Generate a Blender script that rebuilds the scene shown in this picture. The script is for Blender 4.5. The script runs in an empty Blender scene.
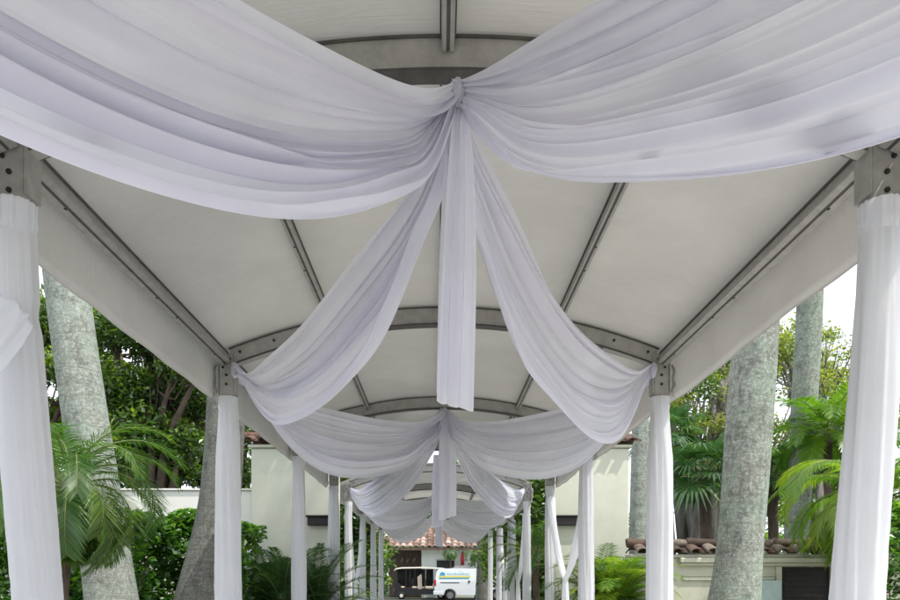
import bpy, math, random
import numpy as np
from mathutils import Vector, Matrix
random.seed(7); RNG = np.random.default_rng(7)
R = math.radians
sc = bpy.context.scene
COL = sc.collection
F = 676.0; CX = 440.0; CY = 575.0; EYE = 1.5
def at(px, py, Y):
    """a point of the place seen at this pixel of the photo, at depth Y metres"""
    return Vector(((px-CX)/F*Y, Y, EYE+(CY-py)/F*Y))

# ------------------------------------------------------------------ materials
def newmat(name):
    m = bpy.data.materials.new(name); m.use_nodes = True
    m.node_tree.nodes.clear(); return m, m.node_tree.nodes, m.node_tree.links
def N(ns, t, **kw):
    n = ns.new(t)
    for k, v in kw.items():
        if k.startswith('i_'): n.inputs[k[2:].replace('_', ' ')].default_value = v
        else: setattr(n, k, v)
    return n
def ramp(ns, stops):
    r = ns.new('ShaderNodeValToRGB'); e = r.color_ramp.elements
    e[0].position, e[0].color = stops[0][0], (*stops[0][1], 1)
    e[1].position, e[1].color = stops[1][0], (*stops[1][1], 1)
    for p, c in stops[2:]:
        x = e.new(p); x.color = (*c, 1)
    return r
def bump(ns, ls, h, strength, dist=0.01):
    b = N(ns, 'ShaderNodeBump', i_Strength=strength, i_Distance=dist); ls.new(h, b.inputs['Height']); return b
def coords(ns, ls, scale=(1,1,1), kind='Object'):
    tc = ns.new('ShaderNodeTexCoord'); mp = N(ns, 'ShaderNodeMapping', i_Scale=scale)
    ls.new(tc.outputs[kind], mp.inputs['Vector']); return mp.outputs['Vector']

def principled(name, c1, c2=None, nscale=8.0, rough=0.6, metal=0.0, bstr=0.15, scale=(1,1,1), detail=6, c3=None, spec=0.5, bdist=0.01):
    m, ns, ls = newmat(name)
    v = coords(ns, ls, scale)
    nz = N(ns, 'ShaderNodeTexNoise', i_Scale=nscale, i_Detail=detail, i_Roughness=0.65); ls.new(v, nz.inputs['Vector'])
    c2 = c2 or tuple(min(1, x*0.82) for x in c1)
    st = [(0.32, c2), (0.68, c1)]
    if c3: st = [(0.3, c2), (0.72, c3), (0.5, c1)]
    rp = ramp(ns, st); ls.new(nz.outputs['Fac'], rp.inputs['Fac'])
    p = N(ns, 'ShaderNodeBsdfPrincipled', i_Roughness=rough, i_Metallic=metal)
    p.inputs['Specular IOR Level'].default_value = spec
    ls.new(rp.outputs['Color'], p.inputs['Base Color'])
    if bstr:
        nz2 = N(ns, 'ShaderNodeTexNoise', i_Scale=nscale*5, i_Detail=4); ls.new(v, nz2.inputs['Vector'])
        b = bump(ns, ls, nz2.outputs['Fac'], bstr, bdist); ls.new(b.outputs[0], p.inputs['Normal'])
    o = ns.new('ShaderNodeOutputMaterial'); ls.new(p.outputs[0], o.inputs[0]); return m

def cloth_mat(name, col, transl=0.45, sheer=0.14, tcol=None, fine=0.25):
    m, ns, ls = newmat(name)
    v = coords(ns, ls)
    nz = N(ns, 'ShaderNodeTexNoise', i_Scale=2.2, i_Detail=5, i_Roughness=0.6); ls.new(v, nz.inputs['Vector'])
    rp = ramp(ns, [(0.3, tuple(c*0.94 for c in col)), (0.7, col)]); ls.new(nz.outputs['Fac'], rp.inputs['Fac'])
    nf = N(ns, 'ShaderNodeTexNoise', i_Scale=38, i_Detail=3, i_Distortion=0.6); ls.new(v, nf.inputs['Vector'])
    b = bump(ns, ls, nf.outputs['Fac'], fine, 0.004)
    d = N(ns, 'ShaderNodeBsdfDiffuse', i_Roughness=0.5); t = ns.new('ShaderNodeBsdfTranslucent')
    ls.new(rp.outputs['Color'], d.inputs['Color'])
    if tcol: t.inputs['Color'].default_value = (*tcol, 1)
    else: ls.new(rp.outputs['Color'], t.inputs['Color'])
    ls.new(b.outputs[0], d.inputs['Normal']); ls.new(b.outputs[0], t.inputs['Normal'])
    mx = N(ns, 'ShaderNodeMixShader', i_Fac=transl); ls.new(d.outputs[0], mx.inputs[1]); ls.new(t.outputs[0], mx.inputs[2])
    out = mx
    if sheer:
        # a woven voile lets light straight through between its threads, less at a glancing angle
        lw = N(ns, 'ShaderNodeLayerWeight', i_Blend=0.35)
        mr = N(ns, 'ShaderNodeMapRange'); mr.inputs['To Min'].default_value = sheer; mr.inputs['To Max'].default_value = sheer*0.15
        ls.new(lw.outputs['Facing'], mr.inputs['Value'])
        tr = ns.new('ShaderNodeBsdfTransparent'); m2 = ns.new('ShaderNodeMixShader')
        ls.new(mr.outputs[0], m2.inputs[0]); ls.new(mx.outputs[0], m2.inputs[1]); ls.new(tr.outputs[0], m2.inputs[2]); out = m2
    o = ns.new('ShaderNodeOutputMaterial'); ls.new(out.outputs[0], o.inputs[0]); return m

def vinyl_mat(name='canopy_vinyl', k=1.0):
    m, ns, ls = newmat(name)
    v = coords(ns, ls)
    nz = N(ns, 'ShaderNodeTexNoise', i_Scale=1.3, i_Detail=7, i_Roughness=0.65, i_Distortion=0.4); ls.new(v, nz.inputs['Vector'])
    rp = ramp(ns, [(0.3, (.42, .414, .39)), (0.7, (.49, .483, .458))]); ls.new(nz.outputs['Fac'], rp.inputs['Fac'])
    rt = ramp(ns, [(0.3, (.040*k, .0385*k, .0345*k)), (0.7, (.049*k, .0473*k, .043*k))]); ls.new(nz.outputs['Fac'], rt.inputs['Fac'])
    # soft creases: stretched diagonal noise in two directions + fine crinkle
    hs = None
    for ang, sx, sc_, st in ((0.6, (1.0, 9.0, 1.0), 1.3, 1.0), (-0.9, (1.0, 11.0, 1.0), 1.1, .8), (0, (1, 1, 1), 10, .25)):
        tc = ns.new('ShaderNodeTexCoord'); mp = N(ns, 'ShaderNodeMapping', i_Scale=sx); mp.inputs['Rotation'].default_value = (0, 0, ang)
        ls.new(tc.outputs['Object'], mp.inputs['Vector'])
        n = N(ns, 'ShaderNodeTexNoise', i_Scale=sc_, i_Detail=4, i_Distortion=0.5); ls.new(mp.outputs[0], n.inputs['Vector'])
        r_ = ramp(ns, [(0.46, (0, 0, 0)), (0.52, (1, 1, 1)), (0.58, (0.1, 0.1, 0.1))]) if st > .5 else None
        src = n.outputs['Fac']
        if r_: ls.new(src, r_.inputs['Fac']); src = r_.outputs['Color']
        mu = N(ns, 'ShaderNodeMath', operation='MULTIPLY'); mu.inputs[1].default_value = st; ls.new(src, mu.inputs[0])
        if hs is None: hs = mu.outputs[0]
        else:
            ad = N(ns, 'ShaderNodeMath', operation='ADD'); ls.new(hs, ad.inputs[0]); ls.new(mu.outputs[0], ad.inputs[1]); hs = ad.outputs[0]
    b = bump(ns, ls, hs, 0.13, 0.014)
    d = ns.new('ShaderNodeBsdfDiffuse'); t = ns.new('ShaderNodeBsdfTranslucent'); g = N(ns, 'ShaderNodeBsdfGlossy', i_Roughness=0.42)
    ls.new(rp.outputs[0], d.inputs[0]); ls.new(rt.outputs[0], t.inputs[0])
    for q in (d, t, g): ls.new(b.outputs[0], q.inputs['Normal'])
    ad = ns.new('ShaderNodeAddShader'); ls.new(d.outputs[0], ad.inputs[0]); ls.new(t.outputs[0], ad.inputs[1])
    mx = N(ns, 'ShaderNodeMixShader', i_Fac=0.05); ls.new(ad.outputs[0], mx.inputs[1]); ls.new(g.outputs[0], mx.inputs[2])
    o = ns.new('ShaderNodeOutputMaterial'); ls.new(mx.outputs[0], o.inputs[0]); return m

def leaf_mat(name, stops, transl=0.4, gloss=0.06, tboost=1.5):
    """stops: colours picked by each leaf's own tint"""
    m, ns, ls = newmat(name)
    a = N(ns, 'ShaderNodeAttribute', attribute_name='tint')
    rp = ramp(ns, stops); ls.new(a.outputs['Fac'], rp.inputs['Fac'])
    d = ns.new('ShaderNodeBsdfDiffuse'); ls.new(rp.outputs[0], d.inputs[0])
    t = ns.new('ShaderNodeBsdfTranslucent')
    mc = N(ns, 'ShaderNodeMix', data_type='RGBA', blend_type='MULTIPLY'); mc.inputs[0].default_value = 1
    ls.new(rp.outputs[0], mc.inputs[6]); mc.inputs[7].default_value = (tboost*1.05, tboost*1.1, tboost*0.45, 1)
    ls.new(mc.outputs[2], t.inputs[0])
    mx = N(ns, 'ShaderNodeMixShader', i_Fac=transl); ls.new(d.outputs[0], mx.inputs[1]); ls.new(t.outputs[0], mx.inputs[2])
    g = N(ns, 'ShaderNodeBsdfGlossy', i_Roughness=0.38); g.inputs[0].default_value = (.85, .9, .85, 1)
    m2 = N(ns, 'ShaderNodeMixShader', i_Fac=gloss); ls.new(mx.outputs[0], m2.inputs[1]); ls.new(g.outputs[0], m2.inputs[2])
    o = ns.new('ShaderNodeOutputMaterial'); ls.new(m2.outputs[0], o.inputs[0]); return m

def tint_mat(name, stops, rough=0.8, nscale=9):
    m, ns, ls = newmat(name)
    a = N(ns, 'ShaderNodeAttribute', attribute_name='tint')
    rp = ramp(ns, stops); ls.new(a.outputs['Fac'], rp.inputs['Fac'])
    v = coords(ns, ls)
    nz = N(ns, 'ShaderNodeTexNoise', i_Scale=nscale, i_Detail=8, i_Roughness=.7); ls.new(v, nz.inputs['Vector'])
    r2 = ramp(ns, [(0.35, (.35, .33, .3)), (0.62, (1.1, 1.1, 1.1))]); ls.new(nz.outputs['Fac'], r2.inputs['Fac'])
    mc = N(ns, 'ShaderNodeMix', data_type='RGBA', blend_type='MULTIPLY'); mc.inputs[0].default_value = .85
    ls.new(rp.outputs[0], mc.inputs[6]); ls.new(r2.outputs[0], mc.inputs[7])
    p = N(ns, 'ShaderNodeBsdfPrincipled', i_Roughness=rough); ls.new(mc.outputs[2], p.inputs['Base Color'])
    b = bump(ns, ls, nz.outputs['Fac'], .4, .01); ls.new(b.outputs[0], p.inputs['Normal'])
    o = ns.new('ShaderNodeOutputMaterial'); ls.new(p.outputs[0], o.inputs[0]); return m

def royal_bark(name, base=(.235,.235,.205), green=(.25,.315,.245), dark=(.075,.075,.065), pale=(.42,.45,.395)):
    m, ns, ls = newmat(name)
    v = coords(ns, ls)
    def noise(s, det=8, dist=0, vec=None, r=.65):
        n = N(ns, 'ShaderNodeTexNoise', i_Scale=s, i_Detail=det, i_Distortion=dist, i_Roughness=r); ls.new(vec or v, n.inputs['Vector']); return n.outputs['Fac']
    n1 = noise(1.6, 8, .3, r=.7); n2 = noise(30, 10, .2, r=.8); n3 = noise(9, 12, .25, coords(ns, ls, (1, 1, .6)), r=.85)
    r1 = ramp(ns, [(0.38, base), (0.6, green)]); ls.new(n1, r1.inputs[0])
    m1 = ramp(ns, [(0.50, (0, 0, 0)), (0.56, (1, 1, 1))]); ls.new(n2, m1.inputs[0])
    mixA = N(ns, 'ShaderNodeMix', data_type='RGBA'); ls.new(m1.outputs[0], mixA.inputs[0]); ls.new(r1.outputs[0], mixA.inputs[6]); mixA.inputs[7].default_value = (*pale, 1)
    m2 = ramp(ns, [(0.42, (1, 1, 1)), (0.50, (0, 0, 0))]); ls.new(n3, m2.inputs[0])
    mm = N(ns, 'ShaderNodeMath', operation='MULTIPLY'); mm.inputs[1].default_value = .6; ls.new(m2.outputs[0], mm.inputs[0])
    mixB = N(ns, 'ShaderNodeMix', data_type='RGBA'); ls.new(mm.outputs[0], mixB.inputs[0]); ls.new(mixA.outputs[2], mixB.inputs[6]); mixB.inputs[7].default_value = (*dark, 1)
    # leaf-scar rings
    v2 = coords(ns, ls, (.6, .6, 9.0)); n4 = noise(1.0, 5, .5, v2)
    r4 = ramp(ns, [(0.47, (1, 1, 1)), (0.50, (.66, .64, .6)), (0.53, (1, 1, 1))]); ls.new(n4, r4.inputs[0])
    mixC = N(ns, 'ShaderNodeMix', data_type='RGBA', blend_type='MULTIPLY'); mixC.inputs[0].default_value = .8
    ls.new(mixB.outputs[2], mixC.inputs[6]); ls.new(r4.outputs[0], mixC.inputs[7])
    p = N(ns, 'ShaderNodeBsdfPrincipled', i_Roughness=.85); ls.new(mixC.outputs[2], p.inputs['Base Color'])
    b = bump(ns, ls, n2, .9, .02); b2 = bump(ns, ls, n4, .3, .02); ls.new(b.outputs[0], b2.inputs['Normal']); ls.new(b2.outputs[0], p.inputs['Normal'])
    o = ns.new('ShaderNodeOutputMaterial'); ls.new(p.outputs[0], o.inputs[0]); return m

M = {}
M['vinyl'] = vinyl_mat(); M['vinyl_far'] = vinyl_mat('lit_canopy_vinyl', 2.8); M['vinyl_side'] = vinyl_mat('lit_side_band_vinyl', 2.0)  # far and side copies pass extra light, brightness put into the vinyl
M['voile'] = cloth_mat('sheer_voile', (.885, .88, .955), .5, .035)
M['shade_grey'] = cloth_mat('added_shade_grey', (.30, .29, .33), .25, 0)  # grey of the added strips that cast soft shade on the near swags
M['sleeve'] = cloth_mat('white_satin', (.955, .965, .995), .47, 0, fine=.15)
M['alu'] = principled('brushed_aluminium', (.42, .41, .385), (.32, .31, .29), 14, .5, .35, .08, (1, 1, 1))
M['alu_dark'] = principled('dark_keder_rail', (.10, .093, .085), (.06, .056, .05), 14, .6, .2, .05)
M['bolt'] = principled('dark_steel', (.05, .048, .045), None, 20, .4, .8, 0)
M['blue'] = principled('blue_plastic', (.05, .2, .5), None, 20, .4, 0, 0)
M['stucco'] = principled('pale_green_stucco', (.66, .67, .56), (.575, .585, .48), 1.7, .9, 0, .35, bdist=.006)
M['stucco2'] = principled('cream_stucco', (.60, .59, .47), (.47, .455, .36), 2.5, .9, 0, .35, c3=(.64, .62, .51), bdist=.006)
M['stucco_w'] = principled('white_stucco', (.86, .85, .79), (.79, .78, .71), 1.5, .9, 0, .25, bdist=.006)
M['stucco_far'] = principled('pale_house_stucco', (.74, .80, .74), (.66, .72, .66), 1.0, .9, 0, .1)  # pale greenish wall of the far house
M['slot'] = principled('bronze_metal', (.035, .027, .03), (.025, .02, .02), 10, .5, .3, .05)
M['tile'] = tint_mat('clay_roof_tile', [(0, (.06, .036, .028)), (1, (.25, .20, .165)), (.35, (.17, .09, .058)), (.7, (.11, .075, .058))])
M['tile_pale'] = tint_mat('pale_roof_tile', [(0, (.12, .07, .055)), (1, (.60, .52, .46)), (.4, (.32, .20, .155)), (.75, (.48, .37, .31))], nscale=3)  # pale pinkish tile with dark streaks for the far house
M['door'] = principled('dark_gate_paint', (.025, .018, .02), (.016, .012, .013), 12, .55, 0, .1)
M['box'] = principled('utility_grey_green', (.52, .64, .62), None, 6, .5, 0, .05)
M['royal'] = royal_bark('royal_palm_bark')
M['royal_l'] = royal_bark('royal_palm_bark_light', (.27,.29,.255), (.30,.36,.30), (.10,.10,.085), (.44,.47,.43))
M['royal_d'] = royal_bark('royal_palm_bark_dark', (.145,.14,.125), (.18,.195,.16), (.055,.05,.045), (.25,.255,.23))  # same bark in darker colours
M['ficus_bark'] = principled('banyan_bark', (.21, .20, .18), (.09, .083, .075), 5, .9, 0, .6, (1, 1, .25), bdist=.04)
M['bark'] = principled('brown_bark', (.14, .10, .075), (.06, .045, .035), 7, .9, 0, .6, (1, 1, .4), bdist=.03)
M['ficus'] = leaf_mat('dark_ficus_leaf', [(0, (.022, .055, .014)), (1, (.40, .50, .05)), (.42, (.065, .14, .02)), (.75, (.19, .30, .03))], .45, .08)
M['hedge'] = leaf_mat('glossy_hedge_leaf', [(0, (.035, .10, .015)), (1, (.24, .42, .04)), (.5, (.09, .23, .03))], .45, .10)
M['olive'] = leaf_mat('yellow_olive_leaf', [(0, (.10, .14, .04)), (1, (.46, .42, .14)), (.5, (.22, .28, .07)), (.8, (.34, .36, .09))], .5, .04)
M['date'] = leaf_mat('date_palm_leaflet', [(0, (.022, .065, .018)), (1, (.21, .29, .045)), (.5, (.06, .145, .022))], .42, .05)
M['areca'] = leaf_mat('bright_areca_leaflet', [(0, (.06, .15, .015)), (1, (.34, .40, .05)), (.5, (.15, .28, .03))], .5, .05, 1.5)
M['fan'] = leaf_mat('fan_palm_blade', [(0, (.025, .075, .035)), (1, (.17, .28, .09)), (.5, (.06, .15, .055))], .42, .08)
M['cycad'] = leaf_mat('dark_cycad_leaflet', [(0, (.016, .05, .018)), (1, (.09, .18, .05)), (.5, (.035, .09, .028))], .35, .05)
M['rachis'] = principled('palm_stalk', (.20, .24, .07), (.12, .16, .05), 12, .6, 0, 0)
M['ground'] = principled('grass_and_soil', (.07, .10, .035), (.045, .06, .02), 6, .95, 0, .5)
M['paving'] = principled('pale_stone_paving', (.62, .605, .57), (.54, .525, .49), 3, .85, 0, .2)
M['asphalt'] = principled('asphalt', (.055, .054, .052), (.035, .035, .034), 20, .9, 0, .3)
M['van'] = principled('white_van_paint', (.80, .84, .86), (.78, .82, .84), 1, .3, 0, 0)
M['glass'] = principled('dark_glass', (.02, .025, .03), None, 2, .08, 0, 0)
M['tyre'] = principled('black_rubber', (.015, .015, .015), None, 20, .8, 0, 0)
M['rim'] = principled('grey_wheel_rim', (.35, .36, .37), None, 20, .35, .6, 0)
M['trim'] = principled('black_trim', (.02, .02, .022), None, 10, .5, 0, 0)
M['taillight'] = principled('red_lamp_plastic', (.55, .02, .03), None, 5, .3, 0, 0)
M['yellow'] = principled('yellow_stripe_paint', (.75, .68, .16), (.7, .62, .14), 2, .35, 0, 0)
M['cyan'] = principled('cyan_stripe_paint', (.05, .36, .56), (.04, .32, .52), 2, .35, 0, 0)
M['palecyan'] = principled('pale_cyan_lettering', (.42, .66, .78), None, 2, .35, 0, 0)
M['beige'] = principled('beige_vinyl', (.62, .53, .42), (.5, .42, .33), 5, .6, 0, .05)
M['cream'] = principled('cream_cart_roof', (.80, .76, .66), (.7, .66, .57), 3, .4, 0, .05)
M['red'] = principled('red_paint', (.60, .03, .06), (.5, .02, .05), 5, .4, 0, 0)
M['metalbox'] = principled('galvanised_metal', (.5, .5, .48), (.35, .35, .34), 6, .5, .5, .1)

# ------------------------------------------------------------------ mesh helpers
class MB:
    def __init__(s): s.v = []; s.f = []; s.t = []; s.n = 0
    def add(s, verts, faces, tint=None):
        verts = np.asarray(verts, float).reshape(-1, 3)
        s.v.append(verts)
        for f in faces: s.f.append(tuple(int(i)+s.n for i in f))
        s.n += len(verts)
        if tint is None: tint = 0.5
        s.t += list(tint) if hasattr(tint, '__len__') else [tint]*len(faces)
        return s
    def box(s, x0, x1, y0, y1, z0, z1, bev=0, tint=None):
        if bev <= 0:
            v = [(x, y, z) for z in (z0, z1) for y in (y0, y1) for x in (x0, x1)]
            return s.add(v, [(0,2,3,1),(4,5,7,6),(0,1,5,4),(2,6,7,3),(0,4,6,2),(1,3,7,5)], tint)
        b = min(bev, abs(x1-x0)*.45, abs(y1-y0)*.45, abs(z1-z0)*.45)
        def ring(xa, xb, ya, yb, z, c):
            return [(xa+c, ya, z), (xb-c, ya, z), (xb, ya+c, z), (xb, yb-c, z), (xb-c, yb, z), (xa+c, yb, z), (xa, yb-c, z), (xa, ya+c, z)]
        v = ring(x0+b, x1-b, y0+b, y1-b, z0, b*.6)+ring(x0, x1, y0, y1, z0+b, b)+ring(x0, x1, y0, y1, z1-b, b)+ring(x0+b, x1-b, y0+b, y1-b, z1, b*.6)
        f = [tuple(range(7, -1, -1)), tuple(range(24, 32))]
        for k in range(3):
            for i in range(8):
                j = (i+1) % 8; f.append((k*8+i, k*8+j, k*8+8+j, k*8+8+i))
        return s.add(v, f, tint)
    def tube(s, pts, rad, seg=10, cap=True, tint=None, shape=None):
        pts = [Vector(p) for p in pts]; n = len(pts)
        rad = rad if hasattr(rad, '__len__') else [rad]*n
        vs = []; up = Vector((0, 0, 1)); prev = None
        for i, p in enumerate(pts):
            t = (pts[min(i+1, n-1)]-pts[max(i-1, 0)]).normalized()
            if prev is None:
                a = t.cross(Vector((0, 1, 0)) if abs(t.y) < .9 else Vector((1, 0, 0))).normalized()
            else: a = (prev-t*prev.dot(t)).normalized()
            prev = a; b = t.cross(a)
            for k in range(seg):
                th = 2*math.pi*k/seg; rr = rad[i]*(shape(th, i/(n-1)) if shape else 1)
                vs.append(p+a*math.cos(th)*rr+b*math.sin(th)*rr)
        fs = [(i*seg+k, i*seg+(k+1) % seg, (i+1)*seg+(k+1) % seg, (i+1)*seg+k) for i in range(n-1) for k in range(seg)]
        if cap: fs += [tuple(range(seg-1, -1, -1)), tuple(range((n-1)*seg, n*seg))]
        return s.add([tuple(v) for v in vs], fs, tint)
    def cyl(s, p0, p1, r, seg=12, tint=None): return s.tube([p0, p1], r, seg, True, tint)
    def grid(s, P, tint=None, flip=False):
        a, b = P.shape[:2]
        idx = np.arange(a*b).reshape(a, b)
        q = np.stack([idx[:-1, :-1], idx[1:, :-1], idx[1:, 1:], idx[:-1, 1:]], -1).reshape(-1, 4)
        if flip: q = q[:, ::-1]
        return s.add(P.reshape(-1, 3), q.tolist(), tint)
    def quads(s, V, tint):          # V (n,4,3)
        n = len(V); idx = np.arange(n*4).reshape(n, 4)
        return s.add(V.reshape(-1, 3), idx.tolist(), list(np.broadcast_to(tint, n)))
    def build(s, name, mat, parent=None, smooth=False, angle=None):
        me = bpy.data.meshes.new(name)
        V = np.concatenate(s.v); loc = Vector((0, 0, 0))
        me.from_pydata(V.tolist(), [], s.f); me.materials.append(M[mat] if isinstance(mat, str) else mat)
        a = me.attributes.new('tint', 'FLOAT', 'FACE'); a.data.foreach_set('value', np.asarray(s.t, dtype=np.float32))
        if smooth:
            me.polygons.foreach_set('use_smooth', [True]*len(me.polygons))
            if angle: me.set_sharp_from_angle(angle=R(angle))
        me.update()
        o = bpy.data.objects.new(name, me); COL.objects.link(o)
        if parent: o.parent = parent; o.matrix_parent_inverse = Matrix.Translation(-parent.location) if parent.parent is None else Matrix()
        return o
def tag(o, label=None, cat=None, group=None, kind=None):
    for k, v in (('label', label), ('category', cat), ('group', group), ('kind', kind)):
        if v: o[k] = v
    return o
def thing(name, loc, label, cat, group=None):
    o = bpy.data.objects.new(name, None); o.location = loc; o.empty_display_size = .2; COL.objects.link(o)
    return tag(o, label, cat, group)
def attach(o, parent):
    o.parent = parent; o.matrix_parent_inverse = Matrix.Translation(-parent.location); return o
def spline(xs, ys):
    """natural cubic spline through points"""
    xs = np.array(xs, float); ys = np.array(ys, float); n = len(xs); h = np.diff(xs)
    A = np.eye(n); r = np.zeros(n)
    for i in range(1, n-1):
        A[i, i-1] = h[i-1]; A[i, i] = 2*(h[i-1]+h[i]); A[i, i+1] = h[i]
        r[i] = 3*((ys[i+1]-ys[i])/h[i]-(ys[i]-ys[i-1])/h[i-1])
    c = np.linalg.solve(A, r)
    def f(x):
        x = np.asarray(x, float); i = np.clip(np.searchsorted(xs, x)-1, 0, n-2); dx = x-xs[i]
        b = (ys[i+1]-ys[i])/h[i]-h[i]*(2*c[i]+c[i+1])/3; d = (c[i+1]-c[i])/(3*h[i])
        return ys[i]+b*dx+c[i]*dx**2+d*dx**3
    return f

# ------------------------------------------------------------------ world, sun, camera
w = bpy.data.worlds.new('World'); sc.world = w; w.use_nodes = True
wn = w.node_tree.nodes; wl = w.node_tree.links
S = Vector((0.52, -0.30, 0.95)).normalized()
sky = wn.new('ShaderNodeTexSky'); sky.sky_type = 'NISHITA'; sky.sun_disc = False
sky.sun_elevation = math.asin(S.z); sky.sun_rotation = math.atan2(S.x, S.y)
sky.air_density = 1.0; sky.dust_density = 4.0; sky.ozone_density = 1.0
bg = wn['Background']; bg.inputs['Strength'].default_value = 0.15
# thin bright haze and cloud over the blue
wtc = wn.new('ShaderNodeTexCoord'); wnz = wn.new('ShaderNodeTexNoise'); wnz.inputs['Scale'].default_value = 2.6; wnz.inputs['Detail'].default_value = 7
wl.new(wtc.outputs['Generated'], wnz.inputs['Vector'])
wrp = wn.new('ShaderNodeValToRGB'); wrp.color_ramp.elements[0].position = .30; wrp.color_ramp.elements[0].color = (.55,)*3+(1,); wrp.color_ramp.elements[1].position = .6; wrp.color_ramp.elements[1].color = (.97,)*3+(1,)
wl.new(wnz.outputs['Fac'], wrp.inputs[0])
wmx = wn.new('ShaderNodeMix'); wmx.data_type = 'RGBA'; wl.new(wrp.outputs[0], wmx.inputs[0]); wl.new(sky.outputs[0], wmx.inputs[6]); wmx.inputs[7].default_value = (10.4, 10.9, 11.9, 1)
wl.new(wmx.outputs[2], bg.inputs['Color'])
sl = bpy.data.lights.new('sun', 'SUN'); sl.energy = 4.3; sl.angle = R(.6); sl.color = (1.0, .955, .88)
so = bpy.data.objects.new('sun', sl); COL.objects.link(so); so.location = (10, -5, 20)
so.rotation_euler = (-S).to_track_quat('-Z', 'Y').to_euler()
cam = bpy.data.cameras.new('camera'); co = bpy.data.objects.new('camera', cam); COL.objects.link(co)
co.location = (0, 0, EYE); co.rotation_euler = (R(90), 0, 0)
cam.sensor_width = 36; cam.lens = F/900*36; cam.shift_x = (450-CX)/900; cam.shift_y = (CY-300)/900
cam.clip_start = .05; cam.clip_end = 2000
sc.camera = co
sc.view_settings.view_transform = 'Standard'; sc.view_settings.look = 'None'; sc.view_settings.exposure = 0
sc.render.engine = 'CYCLES'
try:
    sc.cycles.max_bounces = 9; sc.cycles.diffuse_bounces = 4; sc.cycles.transparent_max_bounces = 12
except Exception: pass

# ------------------------------------------------------------------ ground
def sheet(x0, x1, y0, y1, z, name, mat, sub=1):
    b = MB(); b.add([(x0, y0, z), (x1, y0, z), (x1, y1, z), (x0, y1, z)], [(0, 1, 2, 3)]); o = b.build(name, mat); return tag(o, kind='structure')
sheet(-400, 400, -200, 900, 0, 'ground', 'ground')
sheet(-9, 9, -14, 9.2, .004, 'unseen_bounce_walkway', 'paving')  # unseen floor, widened and kept pale to bounce light onto the cloth
sheet(-2.9, 2.9, 9.2, 30, .004, 'path', 'paving')
sheet(-30, 34, 30, 43, .006, 'parking_lot', 'asphalt')

# ------------------------------------------------------------------ marquees
TOPZ = 3.87; RC = 9.8
def arcz(x, top=TOPZ): return top-x*x/RC
def arch_part(cx, Y, tent):
    hw = 1.90; n = 41; xs = np.linspace(-hw, hw, n)
    def ring(y0, y1, ztop, depth, mb):
        P = []
        for x in xs:
            nx, nz = x*2/RC, 1; l = math.hypot(nx, nz); nx /= l; nz /= l
            xo, zo = cx+x, arcz(x)+ztop
            P.append([(xo, y0, zo), (xo, y1, zo), (xo-nx*depth, y1, zo-nz*depth), (xo-nx*depth, y0, zo-nz*depth)])
        P = np.array(P); v = P.reshape(-1, 3); f = []
        for i in range(n-1):
            for k in range(4):
                j = (k+1) % 4; f.append((i*4+k, i*4+j, i*4+4+j, i*4+4+k))
        f += [(0, 1, 2, 3), ((n-1)*4+3, (n-1)*4+2, (n-1)*4+1, (n-1)*4)]
        mb.add(v, f)
    b = MB(); ring(Y-.034, Y+.034, 0, .155, b); a = b.build('arch', 'alu', tent, True, 35)
    r = MB(); ring(Y-.044, Y+.044, -.002, .012, r); ring(Y-.044, Y+.044, -.147, .014, r); r.build('keder_rail', 'alu_dark', a, True, 35)
    for s in (-1, 1):
        for x in (1.80, 1.46 if Y > 8 else 1.5):
            z = arcz(x)-.07; t = MB(); t.cyl((cx+s*x, Y-.043, z), (cx+s*x, Y-.03, z), .012, 10); t.build('bolt', 'bolt', a)
    return a
def beam(tent, x, z, y0, y1, w, h, roll=0, name='purlin', bolts=True):
    def rot(px, pz): return (x+px*math.cos(roll)+pz*math.sin(roll), z-px*math.sin(roll)+pz*math.cos(roll))
    def prism(mb, pts):
        n = len(pts); v = [(*[rot(*p)[0]], y0, rot(*p)[1]) for p in pts]+[(rot(*p)[0], y1, rot(*p)[1]) for p in pts]
        f = [(i, (i+1) % n, n+(i+1) % n, n+i) for i in range(n)]+[tuple(range(n-1, -1, -1)), tuple(range(n, 2*n))]; mb.add(v, f)
    b = MB(); prism(b, [(-w/2, -h/2+.006), (-w/2+.006, -h/2), (-.008, -h/2), (-.008, -h/2+.012), (.008, -h/2+.012), (.008, -h/2), (w/2-.006, -h/2), (w/2, -h/2+.006), (w/2, h/2), (-w/2, h/2)])
    o = b.build(name, 'alu', tent)
    r = MB(); prism(r, [(-w/2-.008, h/2-.02), (-w/2-.001, h/2-.02), (-w/2-.001, h/2), (-w/2-.008, h/2)]); prism(r, [(w/2+.001, h/2-.02), (w/2+.008, h/2-.02), (w/2+.008, h/2), (w/2+.001, h/2)])
    prism(r, [(-.0075, -h/2+.003), (.0075, -h/2+.003), (.0075, -h/2+.010), (-.0075, -h/2+.010)])
    r.build('rail', 'alu_dark', o)
    if bolts:
        for k in (.12, .5, .62, .9):
            t = MB(); y = y0+(y1-y0)*k; px, pz = rot(0.016 if x > 0 else -.016, -h/2-.0012)
            qx, qz = rot(0.014 if x > 0 else -.014, -h/2+.002)
            t.cyl((px, y, pz), (qx, y, qz), .010, 10); t.build('bolt', 'bolt', o)
    return o
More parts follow.
